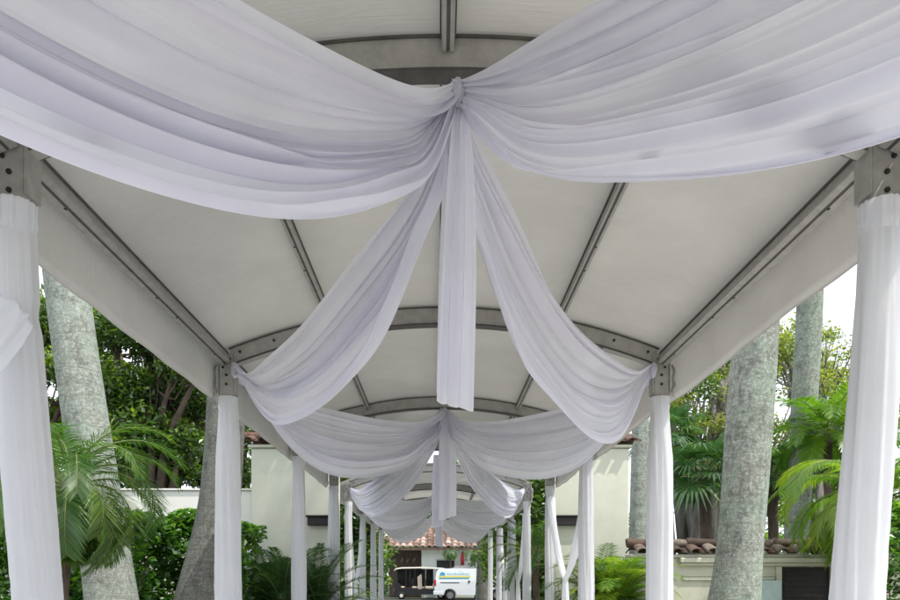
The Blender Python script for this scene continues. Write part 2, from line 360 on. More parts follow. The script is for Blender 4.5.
def post_part(cx, x, Y, tent, lean=0):
    zb = 3.145 if lean else 3.075
    s = 1 if x > 0 else -1; X = cx+x
    b = MB()
    z = [0.012, 3.02]; w_ = .045
    v = [(X-s*lean+dx, Y+dy, z[0]) for dx, dy in ((-w_, -w_), (w_, -w_), (w_, w_), (-w_, w_))]+[(X+dx, Y+dy, 3.02) for dx, dy in ((-w_, -w_), (w_, -w_), (w_, w_), (-w_, w_))]
    b.add(v, [(0, 1, 5, 4), (1, 2, 6, 5), (2, 3, 7, 6), (3, 0, 4, 7), (3, 2, 1, 0), (4, 5, 6, 7)])
    p = b.build('post', 'alu', tent)
    g = MB(); g.box(X-.066, X+.066, Y-.05, Y+.05, zb, 3.45, .006); g.box(X-.078, X-.067, Y-.056, Y+.056, zb+.02, 3.45); g.box(X+.067, X+.078, Y-.056, Y+.056, zb+.02, 3.45)
    g.build('corner_bracket', 'alu', p, False)
    for dx, zz in ((0, 3.18), (.03*s, 3.33), (-.03*s, 3.40), (0.0, 3.26)):
        t = MB(); t.cyl((X+dx, Y-.058, zz), (X+dx, Y-.049, zz), .012, 10); t.build('bolt', 'bolt', p)
    h = MB(); hx = X+s*.10   # ratchet hook hanging outside the bracket
    h.tube([(hx, Y-.02, 3.36), (hx+s*.025, Y-.02, 3.31), (hx+s*.01, Y-.02, 3.24), (hx+s*.025, Y-.02, 3.18), (hx-s*.0, Y-.02, 3.13), (hx+s*.02, Y-.02, 3.07)], [.008, .013, .010, .016, .01, .006], 8)
    h.build('strap_ratchet', 'metalbox', p, True)
    q = MB(); q.box(X-s*lean-.1, X-s*lean+.1, Y-.1, Y+.1, .004, .016, 0); q.build('base_plate', 'alu', p)
    return p
def roof(tent, cx, y0, y1, arches, cxf=None):
    ny = int((y1-y0)*14); nx = 66
    ys = np.linspace(y0, y1, ny); xs = np.linspace(-2.02, 2.02, nx)
    Xg, Yg = np.meshgrid(xs, ys, indexing='ij')
    Z = TOPZ+.012-Xg**2/RC
    # vinyl pillows a little between the rails and arches
    ph = np.zeros_like(Yg)
    ar = sorted(arches)
    for a, b in zip(ar[:-1], ar[1:]):
        m = (Yg >= a) & (Yg <= b); ph[m] = np.sin(np.pi*(Yg[m]-a)/(b-a))
    px = np.abs(np.sin(np.pi*Xg/1.0))
    Z = Z+.05*ph*px**.8*(np.abs(Xg) < 2)
    Z += .004*np.sin(Xg*5+Yg*7)*np.sin(Yg*3.1-Xg*8)*ph
    P = np.stack([Xg+cx, Yg, Z], -1)
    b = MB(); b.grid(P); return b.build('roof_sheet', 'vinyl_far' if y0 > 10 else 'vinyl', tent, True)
def valance(tent, cx, s, y0, y1):
    n = int((y1-y0)*12); ys = np.linspace(y0, y1, n); zs = np.array([3.46, 3.38, 3.3, 3.2, 3.12, 3.075, 3.072, 3.055, 3.05])
    off = np.array([0, .006, .01, .012, .014, .015, .024, .024, .017])
    Yg, Zg = np.meshgrid(ys, zs, indexing='ij'); O = np.broadcast_to(off, Yg.shape)
    k = (3.46-Zg)/.4
    X = cx+s*(2.03+O+.012*k*np.sin(Yg*2.3+s)+.006*k*np.sin(Yg*9.1))
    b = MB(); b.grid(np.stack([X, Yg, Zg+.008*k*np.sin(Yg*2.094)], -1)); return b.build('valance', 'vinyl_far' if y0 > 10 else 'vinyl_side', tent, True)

TCX = .035; W = 1.915
T1 = thing('marquee', (TCX, 4.5, 0), 'near walkway marquee with curved grey vinyl roof on aluminium arches above the camera', 'marquee', 'walkway marquees')
A1 = [0, 3, 6, 9, 12]
roof(T1, TCX, -3.0, 12.12, [-3]+A1)
for s in (-1, 1): valance(T1, TCX, s, -3.0, 12.12)
for y in A1[1:]:
    arch_part(TCX, y, T1)
    for s in (-1, 1): post_part(TCX, s*W, y, T1, .17 if y == 3 else 0)
for a, b_ in zip([0]+A1[1:-1], A1[1:]):
    for x in (-1.0, 0, 1.0): beam(T1, TCX+x, arcz(x)-.045, a+.046, b_-.046, .055, .075, x*2/RC, 'purlin')
    for s in (-1, 1): beam(T1, TCX+s*1.93, 3.395, a+.06, b_-.06, .095, .10, s*.38, 'eave_beam')
T2 = thing('marquee', (-.07, 19, 0), 'far walkway marquee with pale arched roof beyond the gap between the pylons', 'marquee', 'walkway marquees')
A2 = [14.5, 17.5, 20.6, 23.7]
def tc2(y): return -.05-(y-14.5)*.011
roof(T2, -.09, 14.35, 23.9, A2)
for s in (-1, 1): valance(T2, -.09, s, 14.35, 23.9)
for y in A2:
    arch_part(tc2(y), y, T2)
    for s in (-1, 1): post_part(tc2(y), s*W, y, T2)
for a, b_ in zip(A2[:-1], A2[1:]):
    for x in (-1.0, 0, 1.0): beam(T2, -.09+x, arcz(x)-.045, a+.046, b_-.046, .055, .075, x*2/RC, 'purlin', False)
    for s in (-1, 1): beam(T2, -.09+s*1.93, 3.395, a+.06, b_-.06, .095, .10, s*.38, 'eave_beam', False)

# ------------------------------------------------------------------ swags
GTOP = [(.10, 3.50), (.25, 3.36), (.44, 3.28), (.62, 3.24), (.80, 3.22), (.93, 3.28)]
GBOT = [(.03, 3.36), (.085, 3.18), (.19, 2.92), (.33, 2.72), (.50, 2.585), (.66, 2.565), (.79, 2.70), (.90, 3.0), (.96, 3.2)]
def swag(label, A, B, top, bot, seed, nu=150, nv=90, side=1, belly=.10, nf=11, amp=.024, group='white swags draped across the marquee', shade_quads=()):
    rng = np.random.default_rng(seed)
    A = np.array(A, float); B = np.array(B, float)
    s = np.linspace(0, 1, nu); u = .5-.5*np.cos(np.pi*s)
    v = np.linspace(0, 1, nv)
    wA, wB = .05, .06
    ft = spline([0]+[p[0] for p in top]+[1], [A[2]+wA]+[p[1] for p in top]+[B[2]+wB])
    fb = spline([0]+[p[0] for p in bot]+[1], [A[2]-wA]+[p[1] for p in bot]+[B[2]-wB])
    Ug, Vg = np.meshgrid(u, v, indexing='ij'); Sg, _ = np.meshgrid(s, v, indexing='ij')
    zt = ft(Ug); zb = fb(Ug)
    wid = np.maximum(zt-zb, .02)
    # sheet is fuller low down: fold spacing widens towards the middle
    g = Vg**(.92)
    Z = zt-wid*g
    d = B-A; hn = np.array([-d[1], d[0]]); hn /= np.linalg.norm(hn); hn *= side
    env = np.sin(np.pi*Sg)**.8
    off = belly*env*np.sin(np.pi*np.clip(Vg, 0, 1))*1.2
    P = np.stack([A[0]+d[0]*Ug+hn[0]*off, A[1]+d[1]*Ug+hn[1]*off, Z], -1)
    # folds that run from knot to knot
    D = np.zeros_like(Ug); SH = np.zeros_like(Ug)
    cs = (np.arange(nf)+.5)/nf+rng.uniform(-.35, .35, nf)/nf
    for i, c in enumerate(cs):
        a = rng.uniform(.55, 1.25); wd = rng.uniform(.28, .52)/nf
        drift = rng.uniform(-.10, .10); curve = rng.uniform(-.05, .05)
        cc = c+drift*(Sg-.5)+curve*np.cos(2*np.pi*Sg)
        typ = rng.integers(0, 4)
        if typ == 0: am = 1-.75*Sg
        elif typ == 1: am = .25+.75*Sg
        elif typ == 2: am = .45+.55*np.cos(2*np.pi*Sg)
        else: am = .75+.25*np.sin(3*Sg+c*9)
        am = np.clip(am, .06, 1)
        x = (Vg-cc)/wd
        SH -= min(2.3, 1.9*a)*am*x*np.exp(-x**2)*wd*1.5
        D += a*am*x*np.exp(-x**2)*.9
        D += a*am*(1.75*np.exp(-np.abs(x)**1.25)-.75*np.exp(-((x-1.7)/1.2)**2))
    for c in rng.uniform(.03, .97, nf+4):   # thin tight creases between the folds
        wd = rng.uniform(.09, .16)/nf*1.6; s0 = rng.uniform(0, 1); ex = rng.uniform(.18, .5)
        am = np.exp(-((Sg-s0)/ex)**2)*rng.uniform(.25, .6)
        D += am*np.exp(-np.abs((Vg-c-rng.uniform(-.09, .09)*(Sg-.5))/wd)**1.3)
    for k in range(4):   # broad soft waves
        D += .20*np.sin(2*np.pi*(Vg*rng.uniform(1.2, 3.4)+Sg*rng.uniform(-.6, .6)+rng.random()))
    # fine creasing next to the knots
    kn = np.exp(-Sg/.07)+np.exp(-(1-Sg)/.07)
    D += kn*.55*np.sin(2*np.pi*(Vg*nf*1.9+rng.random()+1.2*Sg))
    scale = 1.15*amp*np.clip(wid/.62, .0, 1.25)**.8+.006
    gu = np.gradient(P, axis=0); gv = np.gradient(P, axis=1)
    nrm = np.cross(gu, gv); nrm /= np.maximum(np.linalg.norm(nrm, axis=-1, keepdims=True), 1e-9)
    P0 = P.copy(); up_ = nrm*np.sign(((P-np.array((0, 0, EYE)))*nrm).sum(-1, keepdims=True))
    P = P+nrm*(D*scale)[..., None]
    P[..., 2] -= SH*wid*np.sin(np.pi*Vg)**.3
    P[..., 2] += .01*np.sin(9*Sg+seed)*env*(Vg > .5)*(Vg-.5)*2
    b = MB(); b.grid(P); o = b.build('swag_drape', 'voile', None, True)
    hr = max(3, int(nv*.035)); hs_ = P[:, -hr:].copy(); hs_ += up_[:, -hr:]*.0035
    hm = MB(); hm.grid(hs_); attach(hm.build('hem', 'voile', None, True), o)
    # knot: a small wrapped bunch of the same cloth
    for Kp, r in ((A, .034), (B, .036)):
        k = MB()
        k.tube([Kp+np.array((0, 0, .062)), Kp+np.array((.004, 0, .04)), Kp+np.array((0, 0, .005)), Kp-np.array((.004, 0, .035)), Kp-np.array((0, 0, .07))], [r*.3, r*.75, r*.95, r*.8, r*.3], 20, True, None,
               lambda th, q, sd=seed: 1+.16*math.sin(5*th+q*5+sd)+.08*math.sin(11*th-q*7))
        attach(k.build('knot', 'voile', None, True), o)
    for qd in shade_quads:  # added strips just behind the cloth, there only to darken patches of it
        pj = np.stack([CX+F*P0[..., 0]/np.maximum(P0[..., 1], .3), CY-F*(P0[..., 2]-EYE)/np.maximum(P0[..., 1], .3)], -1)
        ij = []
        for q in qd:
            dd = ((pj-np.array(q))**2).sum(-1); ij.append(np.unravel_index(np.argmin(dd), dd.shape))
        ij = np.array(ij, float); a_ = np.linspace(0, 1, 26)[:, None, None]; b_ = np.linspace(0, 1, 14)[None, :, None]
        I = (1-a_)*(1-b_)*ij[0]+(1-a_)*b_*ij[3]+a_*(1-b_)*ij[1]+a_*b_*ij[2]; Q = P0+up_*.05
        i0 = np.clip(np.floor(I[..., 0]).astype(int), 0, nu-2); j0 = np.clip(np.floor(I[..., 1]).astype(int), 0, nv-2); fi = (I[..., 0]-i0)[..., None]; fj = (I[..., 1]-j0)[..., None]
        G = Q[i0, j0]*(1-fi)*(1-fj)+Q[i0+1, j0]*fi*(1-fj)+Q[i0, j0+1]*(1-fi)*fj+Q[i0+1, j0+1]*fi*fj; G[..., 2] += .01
        pb = MB(); pb.grid(G); attach(pb.build('added_shade_strip', 'shade_grey', None, True), o)
    return tag(o, label, 'drape', group)
RA = (TCX+.04, 2.95, 3.605)           # gathering point under the first ridge
swag('large near swag crossing the top left of the photo from the first ridge knot', RA, (-1.90, 0, 3.36),
     [(.05, 3.52), (.111, 3.41), (.225, 3.275), (.334, 3.17), (.55, 3.08), (.75, 3.1), (.9, 3.22)],
     [(.031, 3.28), (.10, 3.00), (.195, 2.765), (.354, 2.52), (.4536, 2.445), (.53, 2.425), (.66, 2.48), (.8, 2.72), (.92, 3.1)], 17, 320, 230, -1, .12, 16, .034, shade_quads=[[(40,118),(68,108),(120,130),(95,142)],[(70,101),(95,96),(152,121),(135,130)],[(132,80),(150,78),(205,104),(192,111)],[(190,42),(215,50),(205,58),(190,50)],[(225,66),(245,66),(292,86),(282,94)],[(238,118),(254,122),(256,130),(240,128)],[(250,152),(264,156),(264,162),(252,160)]])
swag('large near swag crossing the top right of the photo from the first ridge knot', RA, (1.94, 0, 3.36),
     [(.04, 3.60), (.096, 3.545), (.238, 3.41), (.4, 3.29), (.6, 3.22), (.8, 3.2), (.9, 3.25)],
     [(.03, 3.45), (.07, 3.27), (.165, 2.98), (.276, 2.78), (.379, 2.625), (.442, 2.55), (.52, 2.49), (.66, 2.48), (.8, 2.72), (.92, 3.1)], 29, 320, 230, 1, .12, 15, .032, shade_quads=[[(542,74),(640,43),(643,50),(552,78)],[(580,77),(665,49),(687,53),(602,80)],[(655,90),(722,62),(745,70),(665,93)],[(705,105),(770,80),(825,97),(760,122)],[(790,132),(840,107),(875,120),(820,140)],[(690,40),(730,10),(722,36),(695,46)],[(650,120),(677,114),(668,126),(648,132)],[(640,150),(658,147),(655,152),(640,156)]])
swag('swag falling left from the first ridge knot to the bracket of the second left post', RA, (-1.80, 5.93, 3.30),
     [(.07, 3.46), (.197, 3.34), (.321, 3.28), (.524, 3.17), (.752, 3.15), (.918, 3.21)],
     [(.02, 3.34), (.068, 3.13), (.197, 2.75), (.31, 2.61), (.427, 2.545), (.56, 2.55), (.70, 2.63), (.80, 2.80), (.878, 2.98), (.95, 3.16)], 31, 260, 160, -1, .08, 12, .032)
swag('swag falling right from the first ridge knot to the bracket of the second right post', RA, (1.87, 5.93, 3.30),
     [(.06, 3.53), (.142, 3.42), (.345, 3.16), (.546, 3.08), (.75, 3.12), (.9, 3.2)],
     [(.03, 3.30), (.09, 3.05), (.174, 2.776), (.345, 2.546), (.45, 2.475), (.546, 2.445), (.66, 2.48), (.76, 2.60), (.86, 2.87), (.94, 3.13)], 44, 260, 160, 1, .08, 13, .032)
RB = (.06, 8.95, 3.66)
for sx, nm, sd in ((-1, 'left', 51), (1, 'right', 57)):
    e2 = (TCX+sx*1.84, 6.06, 3.30)
    swag(f'swag rising from the second {nm} post back to the ridge of the third arch', RB, e2, GTOP, GBOT, sd, 220, 150, sx, .10, 14, .034)
    e5 = (tc2(14.5)+sx*1.84, 14.44, 3.30)
    swag(f'bluish daylit swag bridging the gap to the far marquee on the {nm}', RB, e5, GTOP, GBOT, sd+3, 160, 100, -sx, .10, 12, .034)
    RC1 = (tc2(17.5)+.02, 17.44, 3.66)
    swag(f'creamy swag from the first {nm} post of the far marquee up to its ridge', RC1, (tc2(14.5)+sx*1.84, 14.56, 3.30), GTOP, GBOT, sd+4, 110, 70, sx, .10, 11, .026)
    swag(f'swag from the middle ridge knot of the far marquee down to its third {nm} post', (RC1[0], 17.56, 3.66), (tc2(20.6)+sx*1.84, 20.54, 3.30), GTOP, GBOT, sd+5, 110, 70, -sx, .10, 11, .026)
    swag(f'farthest swag hanging at the {nm} end of the far marquee', (tc2(23.7), 23.62, 3.66), (tc2(20.6)+sx*1.84, 20.66, 3.30), GTOP, GBOT, sd+6, 110, 70, sx, .10, 11, .026)

def tail(label, X, Y, ztop, zbot, w0, w1, seed, nfold=3, slant=.0, lean=0):
    rng = np.random.default_rng(seed)
    nz, nt = 70, 60
    k = np.linspace(0, 1, nz); t = np.linspace(0, 1, nt)
    K, T_ = np.meshgrid(k, t, indexing='ij')
    wdt = w0+(w1-w0)*(1-np.exp(-K*3.2))
    zb = zbot+slant*(T_-.5)+.006*np.sin(T_*4+seed)
    Z = ztop+(zb-ztop)*K
    ph = rng.uniform(0, 6, 4)
    fold = np.sin(2*np.pi*nfold*.5*T_+ph[0]+.7*K)+.45*np.sin(2*np.pi*nfold*1.15*T_+ph[1]-.8*K)*(.4+.6*np.cos(K*3+ph[2]))
    sharp = np.exp(-np.abs(T_-(.30+.12*np.sin(K*2.2+ph[3])))/.05)+.7*np.exp(-np.abs(T_-(.72-.10*K))/.04)
    x = X+lean*K+wdt*(T_-.5)+.010*np.sin(K*3.4+ph[0])+.012*sharp*np.sin(T_*6)
    y = Y+fold*(.012+.020*K)-.028*sharp-.05*(np.abs(T_-.5)*2)**2
    b = MB(); b.grid(np.stack([x, y, Z], -1)); o = b.build('hanging_tail', 'voile', None, True)
    # second layer folded behind
    x2 = X+lean*K+wdt*.9*(T_-.5)-.016; y2 = y*.3+(Y+.05)*.7+.01*np.sin(T_*7); Z2 = ztop+(zb+.05-ztop)*K
    b = MB(); b.grid(np.stack([x2, y2, Z2], -1)); attach(b.build('back_layer', 'voile', None, True), o)
    return tag(o, label, 'drape', 'cloth tails hanging from the ridge')
tail('long white cloth tail hanging from the nearest ridge knot', .085, 2.97, 3.575, 2.235, .05, .165, 3, 2, -.05, -.012)
tail('grey white cloth tail hanging from the ridge of the third arch', .095, 8.90, 3.62, 2.245, .17, .23, 4, 2, .05)
tail('short bluish cloth tail at the end arch of the near marquee', -.05, 11.95, 3.62, 2.34, .1, .19, 5, 2, .03)
tail('farthest narrow cloth tail hanging above the golf cart and van', -.02, 17.40, 3.62, 2.22, .1, .2, 6, 2, -.02)
for X, Y in ((RA[0], 2.96), (RB[0], 8.95)):
    pass

# ------------------------------------------------------------------ post sleeves and tied curtains
def cloth_rope(mb, pts, rad, seed, seg=56, twist=2.0, amp=.13, pinch=(), sub=60):
    rng = np.random.default_rng(seed)
    P = np.array(pts, float); n = len(P); tt = np.linspace(0, 1, n)
    f = [spline(tt, P[:, k]) for k in range(3)]; fr = spline(tt, rad) if len(rad) > 2 else (lambda q: rad[0]+(rad[1]-rad[0])*np.asarray(q))
    q = np.linspace(0, 1, sub)
    pp = np.stack([g(q) for g in f], -1); rr = np.array(fr(q))
    for c, wd, a in pinch: rr = rr*(1-a*np.exp(-((q-c)/wd)**2))
    ph = rng.uniform(0, 6.28, 6); ks = [2, 3, 4, 6, 9, 13]; am = np.array([1.1, 1.0, 1.1, .8, .5, .35])*rng.uniform(.6, 1.3, 6)
    def shape(th, k):
        s = 0
        for j in range(6):
            x = math.sin(ks[j]*th+ph[j]+(twist*k+.5*math.sin(3.1*k*(1+.3*j)+ph[j]))*(1+ks[j]*.18))
            s += am[j]*(1-2*abs(x)**.7 if j in (2, 3) else x)
        return 1+amp*s*.5
    mb.tube([tuple(x) for x in pp], list(rr), seg, True, None, shape)
def sleeve(label, cx, x, Y, seed, r0=.078, r1=.10, lean=0.0, top=3.13, pinch=(), twist=1.5, wrap=None, group='white cloth sleeves on the marquee posts'):
    s = 1 if x > 0 else -1; X = cx+x; b = MB()
    pts = [(X-s*lean, Y, .02), (X-s*lean*.75, Y, .9), (X-s*lean*.45, Y, 1.7), (X-s*lean*.1, Y, 2.5), (X, Y, top)]
    cloth_rope(b, pts, [r1*1.12, r1, r1, r1*.92, r0], seed, 96, twist, .105, pinch, 110)
    o = b.build('post_sleeve', 'sleeve', None, True)
    c = MB(); c.tube([(X, Y, top-.12), (X, Y, top-.07), (X, Y, top-.05), (X, Y, top-.01), (X, Y, top+.012)], [r0*.98, r0*1.09, r0*1.03, r0*1.06, r0*1.09], 72, False, None, lambda th, k: 1+.045*math.sin(17*th+seed)+.03*math.sin(26*th))
    attach(c.build('gathered_cuff', 'sleeve', None, True), o)
    return tag(o, label, 'post cover', group)
ords = ['first', 'second', 'third', 'fourth']
for i, y in enumerate(A1[1:]):
    for s, nm in ((-1, 'left'), (1, 'right')):
        lab = {(0, -1): 'white cloth sleeve tied with a diagonal band on the nearest left post',
               (0, 1): 'smooth white cloth sleeve on the nearest right post',
               (1, -1): 'white sleeve on the second left post, below the left swag knot',
               (1, 1): 'white sleeve on the second right post, below the right swag knot',
               (2, -1): 'narrow white sleeve on the third left post before the pale pylon',
               (2, 1): 'loose white sleeve on the third right post beside crossed curtains',
               (3, -1): 'white sleeve on the fourth left post, beside the dark wall slot',
               (3, 1): 'twisted white sleeve on the fourth right post, before the pylon edge'}[(i, s)]
        sleeve(lab, TCX, s*W, y-.005, 70+i*2+s, .075 if i else .078, (.102 if i == 0 else .112 if i == 1 else .098), .17 if y == 3 else 0, 3.13 if i == 0 else 3.06,
               ((.80, .02, .12),) if (i, s) == (0, -1) else ((.9, .05, .15),) if (i, s) == (3, 1) else (), 2.2 if s < 0 and i == 0 else 1.2)
for i, y in enumerate(A2):
    for s, nm in ((-1, 'left'), (1, 'right')):
        sleeve(f'white sleeve on the {ords[i]} {nm} post of the far marquee', tc2(y), s*W, y-.005, 90+i*2+s, .075, .088, 0, 3.06, (), 2.5)
def curtain(label, X, y0, z0, yt, zt, y1=None, z1=None, r=.05, seed=1, drop=True):
    b = MB()
    def arm(ya, za, sd):
        cloth_rope(b, [(X, ya, za), (X, ya+(yt-ya)*.22, za-(za-zt)*.36), (X, ya+(yt-ya)*.6, za-(za-zt)*.76), (X, yt, zt)], [r*1.5, r*1.25, r*1.0, r*.8], sd, 48, 3.5, .16)
    arm(y0, z0, seed)
    if y1 is not None: arm(y1, z1, seed+1)
    o = b.build('tied_curtain', 'sleeve', None, True)
    if drop:
        c = MB(); cloth_rope(c, [(X, yt, zt+.03), (X+.01, yt, zt*.6), (X, yt+.02, .02)], [r*.85, r*1.3, r*1.7], seed+3, 48, 1.5, .18)
        attach(c.build('curtain_fall', 'sleeve', None, True), o)
    return tag(o, label, 'curtain', 'curtains tied between the marquee posts')
curtain('diagonal cloth band running off the nearest left post out of the photo', TCX-1.86, 2.86, 2.60, 1.3, 1.45, None, None, .062, 5)
curtain('crossed white curtain tied low between the third and fourth right posts', TCX+1.93, 9.05, 2.72, 10.6, 1.42, 11.95, 2.85, .05, 15)
curtain('tied white curtain between the first two left posts of the far marquee', tc2(16)-1.93, 14.6, 2.8, 16.0, 1.3, 17.4, 2.7, .05, 25)
curtain('tied white curtain between the first two right posts of the far marquee', tc2(16)+1.93, 14.6, 2.8, 16.2, 1.3, 17.4, 2.9, .05, 35)
curtain('thin tied curtain between the last two right posts of the far marquee', tc2(19)+1.93, 17.6, 2.8, 19.1, 1.3, 20.5, 2.9, .045, 45)

# ------------------------------------------------------------------ tiles
def tiles(mb, x0, x1, ylo, zlo, yhi, zhi, period=.26, rows=1, seed=1):
    """barrel tiles running down a slope from (yhi,zhi) to (ylo,zlo), along X"""
    rng = np.random.default_rng(seed); n = max(1, int(round((x1-x0)/period))); per = (x1-x0)/n; seg = 8
    for r in range(rows):
        for i in range(n):
            k0, k1 = r/rows, (r+1)/rows+(.10/rows if r < rows-1 else 0)
            y_a, z_a = yhi+(ylo-yhi)*k0, zhi+(zlo-zhi)*k0; y_b, z_b = yhi+(ylo-yhi)*k1, zhi+(zlo-zhi)*k1
            cxi = x0+(i+.5)*per+rng.uniform(-.012, .012); tn = rng.random(); dz = rng.uniform(-.008, .008)+.0
            for (cxx, up, rad) in ((cxi, 1, per*.37), (cxi+per*.5, -1, per*.30)):
                v = []
                yb_, zb_ = (y_b, z_b) if up > 0 else (y_b+(y_a-y_b)*.22, z_b+(z_a-z_b)*.22)
                for (yy, zz, sc_, lift) in ((y_a, z_a, .84, 0), (yb_, zb_, 1.0, .02)):
                    for t in (1.0, .84):
                        for q in range(seg+1):
                            th = math.pi*q/seg
                            v.append((cxx+math.cos(th)*rad*sc_*t, yy, zz+dz+(lift if up > 0 else .012)+up*math.sin(th)*rad*(.62 if up > 0 else .3)*sc_*t))
                m_ = seg+1; f = []
                for q in range(seg):
                    f += [(q, q+1, 2*m_+q+1, 2*m_+q), (m_+q, 3*m_+q, 3*m_+q+1, m_+q+1), (2*m_+q, 2*m_+q+1, 3*m_+q+1, 3*m_+q), (q, m_+q, m_+q+1, q+1)]
                mb.add(v, f, tn if up > 0 else tn*.4)
def ridge(mb, x0, x1, y, z, r, seed, L=.40):
    rng = np.random.default_rng(seed); x = x0
    while x < x1-.05:
        e = min(x1, x+L*rng.uniform(.92, 1.05)); dz = rng.uniform(-.006, .008)
        mb.tube([(x-.03, y, z+dz), (x+.0, y, z+dz+.004), (e+.0, y, z+dz-.012)], [r*1.05, r*1.12, r*.90], 14, True, rng.random()); x = e
# pylons: tall pale walls either side of the gap
def pylon(label, x0, x1, slot0, slot1, slz):
    y0, y1, top = 12.95, 13.40, 3.93
    t = thing('pylon_wall', ((x0+x1)/2, 13.2, 0), label, 'wall', 'pale pylon walls beside the walkway')
    b = MB(); b.box(x0, x1, y0, y1, 0, top, .02); b.build('wall', 'stucco', t, False)
    c = MB(); c.box(x0-.05, x1+.05, y0-.06, y1+.06, top+.003, top+.06, .01); c.build('coping', 'stucco', t)
    r = MB(); tiles(r, x0-.14, x1+.14, y0-.20, top+.09, (y0+y1)/2, top+.24, .26, 1, 3); tiles(r, x0-.14, x1+.14, y1+.20, top+.09, (y0+y1)/2, top+.24, .26, 1, 4)
    ridge(r, x0-.14, x1+.14, (y0+y1)/2, top+.255, .085, 8)
    r.build('tile_cap', 'tile', t, True, 30)
    s = MB(); s.box(slot0, slot1, y0-.12, y0-.004, slz-.16, slz, .01); s.box(slot0-.03, slot1+.0, y0-.15, y0-.004, slz+.002, slz+.035, .006)
    s.build('wall_shelf', 'slot', t)
    return t
pylon('left pale stucco pylon wall with clay tile cap and dark shelf', -3.62, -1.98, -2.52, -2.05, 2.60)
pylon('right pale stucco pylon wall with clay tile cap and dark shelf', 2.10, 3.62, 2.12, 2.72, 2.60)
# low white wall on the left
lw = thing('garden_wall', (-6.5, 13.2, 0), 'low plain white wall behind the left hedge and palms', 'wall')
b = MB(); b.box(-14, -3.63, 13.1, 13.35, 0, 3.13, .015); b.build('wall', 'stucco_w', lw)
b = MB(); b.box(-14, -3.63, 13.06, 13.39, 3.133, 3.17, .01); b.build('coping', 'stucco_w', lw)

# right garden wall with tile coping, gate and mouldings
WY = 11.9
gw = thing('garden_wall', (6, WY+.2, 0), 'low cream wall on the right with clay tile coping and dark gate', 'wall')
gx0, gx1 = at(782, 575, WY).x, at(831, 575, WY).x; gz = at(0, 567, WY).z
b = MB()
b.box(3.34, gx0-.002, WY, WY+.3, 0, 1.80, .012); b.box(gx1+.002, 9.5, WY, WY+.3, 0, 1.80, .012); b.box(gx0, gx1, WY, WY+.3, gz+.004, 1.80, .0)
b.build('wall', 'stucco2', gw)
b = MB(); b.box(3.345, 9.5, WY-.06, WY+.34, 1.803, 1.86, .01); b.build('mortar_bed', 'stucco2', gw)
b = MB(); mx0 = at(678, 575, WY).x
b.box(mx0, 9.5, WY-.13, WY-.003, 1.71, 1.80, .015); b.box(mx0+.02, 9.5, WY-.085, WY-.003, 1.66, 1.708, .01)
b.box(mx0+.06, gx0-.14, WY-.04, WY-.003, 1.40, 1.47, .012); b.box(mx0+.06, gx0-.14, WY-.055, WY-.003, 1.47, 1.50, .012)
b.box(gx0-.12, gx0-.02, WY-.05, WY-.003, 0, 1.655, .012); b.box(gx1+.02, gx1+.13, WY-.05, WY-.003, 0, 1.655, .012)
b.build('moulding', 'stucco2', gw)
r = MB(); tiles(r, 3.36, 9.5, WY-.20, 1.875, WY+.16, 2.02, .30, 1, 5); tiles(r, 3.36, 9.5, WY+.52, 1.875, WY+.16, 2.03, .335, 1, 6)
ridge(r, 3.36, 9.5, WY+.16, 2.065, .078, 9, .52)
r.build('tile_coping', 'tile', gw, True, 30)
b = MB(); b.box(gx0+.004, gx1-.004, WY+.05, WY+.10, .03, gz, .004)
for k in range(14): 
    z = .2+k*.10
    if z < gz-.06: b.box(gx0+.06, gx1-.06, WY+.035, WY+.049, z, z+.055, .004)
g = b.build('gate', 'door', gw)
h = MB(); h.cyl((gx1-.17, WY+.0, 1.02), (gx1-.17, WY+.05, 1.02), .03, 12); h.tube([(gx1-.17, WY-.005, 1.02), (gx1-.25, WY-.01, 1.02)], .012, 8); h.build('handle', 'metalbox', g)
ub = thing('utility_box', (5.85, WY-.2, 0), 'grey green electrical box standing in front of the cream wall', 'utility box')
bx0, bx1 = at(756, 0, WY-.3).x, at(781.5, 0, WY-.3).x
b = MB(); b.box(bx0, bx1, WY-.32, WY-.14, .35, 1.40, .012); b.build('casing', 'box', ub)
b = MB(); b.box(bx0+.015, bx1-.015, WY-.335, WY-.322, .38, 1.37, .006); d_ = b.build('door', 'box', ub)
b = MB()
for z in (.55, .85, 1.22): b.box(bx0-.012, bx0+.012, WY-.343, WY-.315, z, z+.05, .004)
b.build('hinge', 'metalbox', d_)
b = MB(); b.box(bx1-.06, bx1-.03, WY-.352, WY-.336, .82, .92, .005); b.build('latch', 'metalbox', d_)
b = MB(); b.cyl(((bx0+bx1)/2, WY-.23, 0), ((bx0+bx1)/2, WY-.23, .35), .03, 10); b.build('conduit', 'metalbox', ub)

